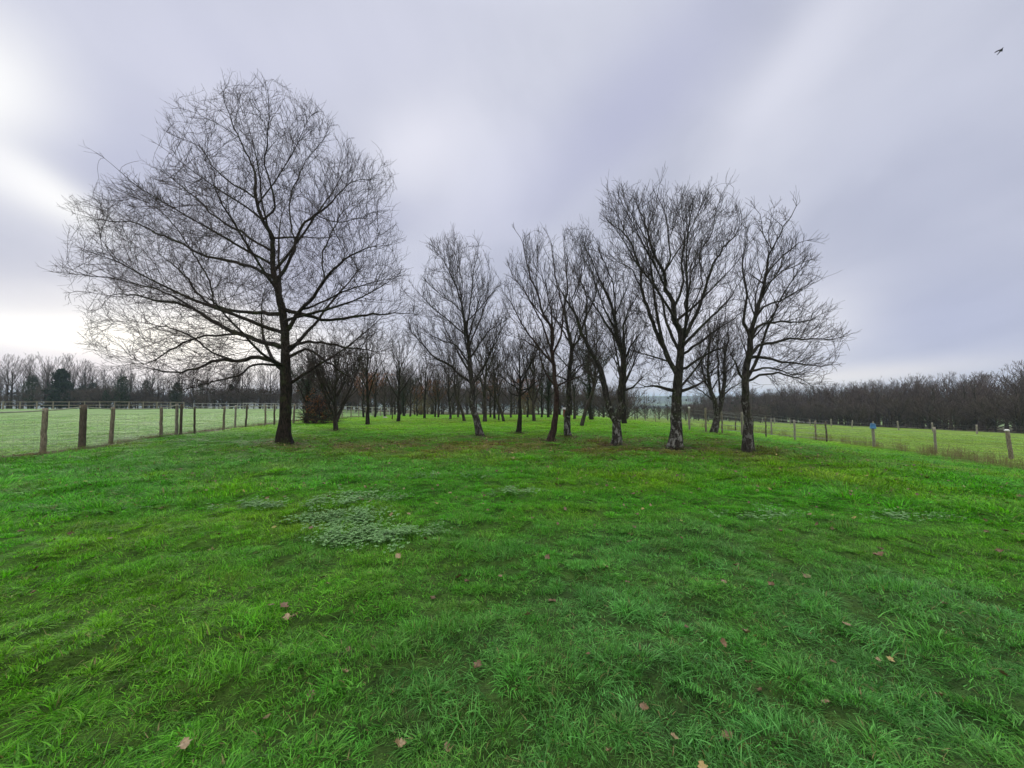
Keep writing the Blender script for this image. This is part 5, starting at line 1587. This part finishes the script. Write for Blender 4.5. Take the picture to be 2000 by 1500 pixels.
# ------------------------------------------------------------------ dead weeds along the right fence
def weeds():
    protos = []
    m = flat_mat('dry_stalk', (.14, .12, .05), (.27, .23, .12), sc=4)
    for k_ in range(4):
        g = random.Random(k_ + 60); mb = MB()
        for j in range(16):
            x, y = g.gauss(0, .12), g.gauss(0, .12); h = g.uniform(.15, .55); a = g.random() * 6.28; l_ = g.uniform(.02, .15)
            mb.tube([(x, y, 0), (x + l_ * .3 * math.cos(a), y + l_ * .3 * math.sin(a), h * .6), (x + l_ * math.cos(a), y + l_ * math.sin(a), h)], [.003, .0025, .0015], 4, cap=False)
            if g.random() < .5:
                for q in range(3):
                    a_ = g.random() * 6.28; zz = h * g.uniform(.5, .9); mb.tube([(x, y, zz), (x + .07 * math.cos(a_), y + .07 * math.sin(a_), zz + .07)], [.0018, .001], 3, cap=False)
        me = mb.mesh('weed_stalk'); me.materials.append(m); protos.append(me)
    g = np.random.default_rng(5); n = 480
    y = 9 + 50 * g.random(n) ** 1.3; x = rf_x(y) + g.normal(.25, .45, n)
    kp = (fbm(x, y, 1.6, 2, 3.0) > -.15); x, y = x[kp], y[kp]
    y2 = 9 + 36 * g.random(260); x2 = lf_x(y2) + g.normal(0, .12, 260); x = np.concatenate([x, x2]); y = np.concatenate([y, y2]); n = len(x)
    sc = g.uniform(.45, 1.1, n); sc[-260:] *= .4
    scatter('weeds', np.stack([x, y, Hd(x, y)], 1), np.stack([g.normal(0, .1, n), g.normal(0, .1, n), g.random(n) * 6.28], 1), sc[:, None] * np.ones((1, 3)), g.integers(0, 4, n), None, protos,
            'dry brown weed stalks growing along the wire fences', 'weeds')
weeds()

# ------------------------------------------------------------------ bird
def bird():
    d = ray(1954.5, 99); d = d / d[1] * 9.6
    root = empty('bird', (d[0], d[1], EYE + d[2]), 'small dark bird flying high at the upper right', 'bird')
    m = flat_mat('dark_plumage', (.025, .022, .03), (.06, .055, .065), sc=20)
    import bmesh
    # body, head, tail and wings in one continuous skin
    verts = [(0, 0, 0), (-.06, 0, -.002), (-.11, 0, -.004), (-.155, 0, -.006), (.045, 0, .004), (.075, 0, .012), (.098, 0, .014), (.122, 0, .010), (.02, -.045, .018), (-.01, -.080, .040), (-.05, -.120, .048), (-.085, -.145, .044), (.02, .045, .018), (-.01, .080, .040), (-.05, .120, .048), (-.085, .145, .044)]
    edges = [(0, 1), (1, 2), (2, 3), (0, 4), (4, 5), (5, 6), (6, 7), (4, 8), (8, 9), (9, 10), (10, 11), (4, 12), (12, 13), (13, 14), (14, 15)]
    rad = [(.028, .026), (.022, .019), (.018, .006), (.026, .003), (.026, .024), (.018, .017), (.015, .014), (.003, .003), (.010, .034), (.006, .042), (.005, .034), (.003, .010), (.010, .034), (.006, .042), (.005, .034), (.003, .010)]
    me = bpy.data.meshes.new('body'); me.from_pydata(verts, edges, []); me.update()
    o = link('body', me, m, root)
    sk = o.modifiers.new('skin', 'SKIN')
    for i, r_ in enumerate(rad):
        me.skin_vertices[0].data[i].radius = r_
    me.skin_vertices[0].data[0].use_root = True
    o.modifiers.new('sub', 'SUBSURF').levels = 2; o.modifiers['sub'].render_levels = 2
    for s in (-1, 1):
        mb = MB(); mb.tube([(.098, s * .0125, .019), (.099, s * .0155, .019)], [.003, .001], 6); build('eye', mb, BLACKP, root)
    v = Vector(ray(1954.5, 99)).normalized(); rt = v.cross(Vector((0, 0, 1))).normalized(); u_ = rt.cross(v)
    ax = (rt * .62 + u_ * .60 - v * .35).normalized(); wy = (v * .70 + rt * .45 - u_ * .40); wy = (wy - ax * wy.dot(ax)).normalized(); wz = ax.cross(wy)
    M_ = Matrix((ax, wy, wz)).transposed(); root.rotation_euler = M_.to_euler(); root.scale = (.62, .62, .62)
bird()
# a pale stone at a tree's foot
p = at(752, 816.6)
mb = MB(); g = np.random.default_rng(2); mb.tube([(-.25, 0, .0), (-.15, 0, .06), (.05, 0, .07), (.2, 0, .04), (.26, 0, .0)], [.02, .08, .09, .06, .02], 9, .15, g)
o = build('stone', mb, flat_mat('pale_stone', (.35, .34, .32), (.5, .49, .47)), None, True); o.location = tuple(p); tag(o, 'pale stone lying in the grass at the foot of a slight far tree', 'stone')

# ------------------------------------------------------------------ drop kinds nobody placed
for key, root in list(PROTO.items()):
    if '_pts' in root: del root['_pts']
for o in bpy.data.objects:
    if '_pts' in o: del o['_pts']
print('done', time.time() - T0)

# ------------------------------------------------------------------ the air over the valley
hm = bpy.data.materials.new('haze'); hm.use_nodes = True
for nd in list(hm.node_tree.nodes): hm.node_tree.nodes.remove(nd)
hv = hm.node_tree.nodes.new('ShaderNodeVolumePrincipled'); hoo = hm.node_tree.nodes.new('ShaderNodeOutputMaterial')
hv.inputs['Color'].default_value = (.62, .80, 1.0, 1); hv.inputs['Density'].default_value = .0003; hv.inputs['Anisotropy'].default_value = .2
hm.node_tree.links.new(hv.outputs[0], hoo.inputs['Volume'])
mb = MB(); mb.box((0, 0, 7), (6600, 7600, 62)); o = build('haze', mb, hm); tag(o, 'thin blue winter haze over the fields', 'haze', kind='stuff')
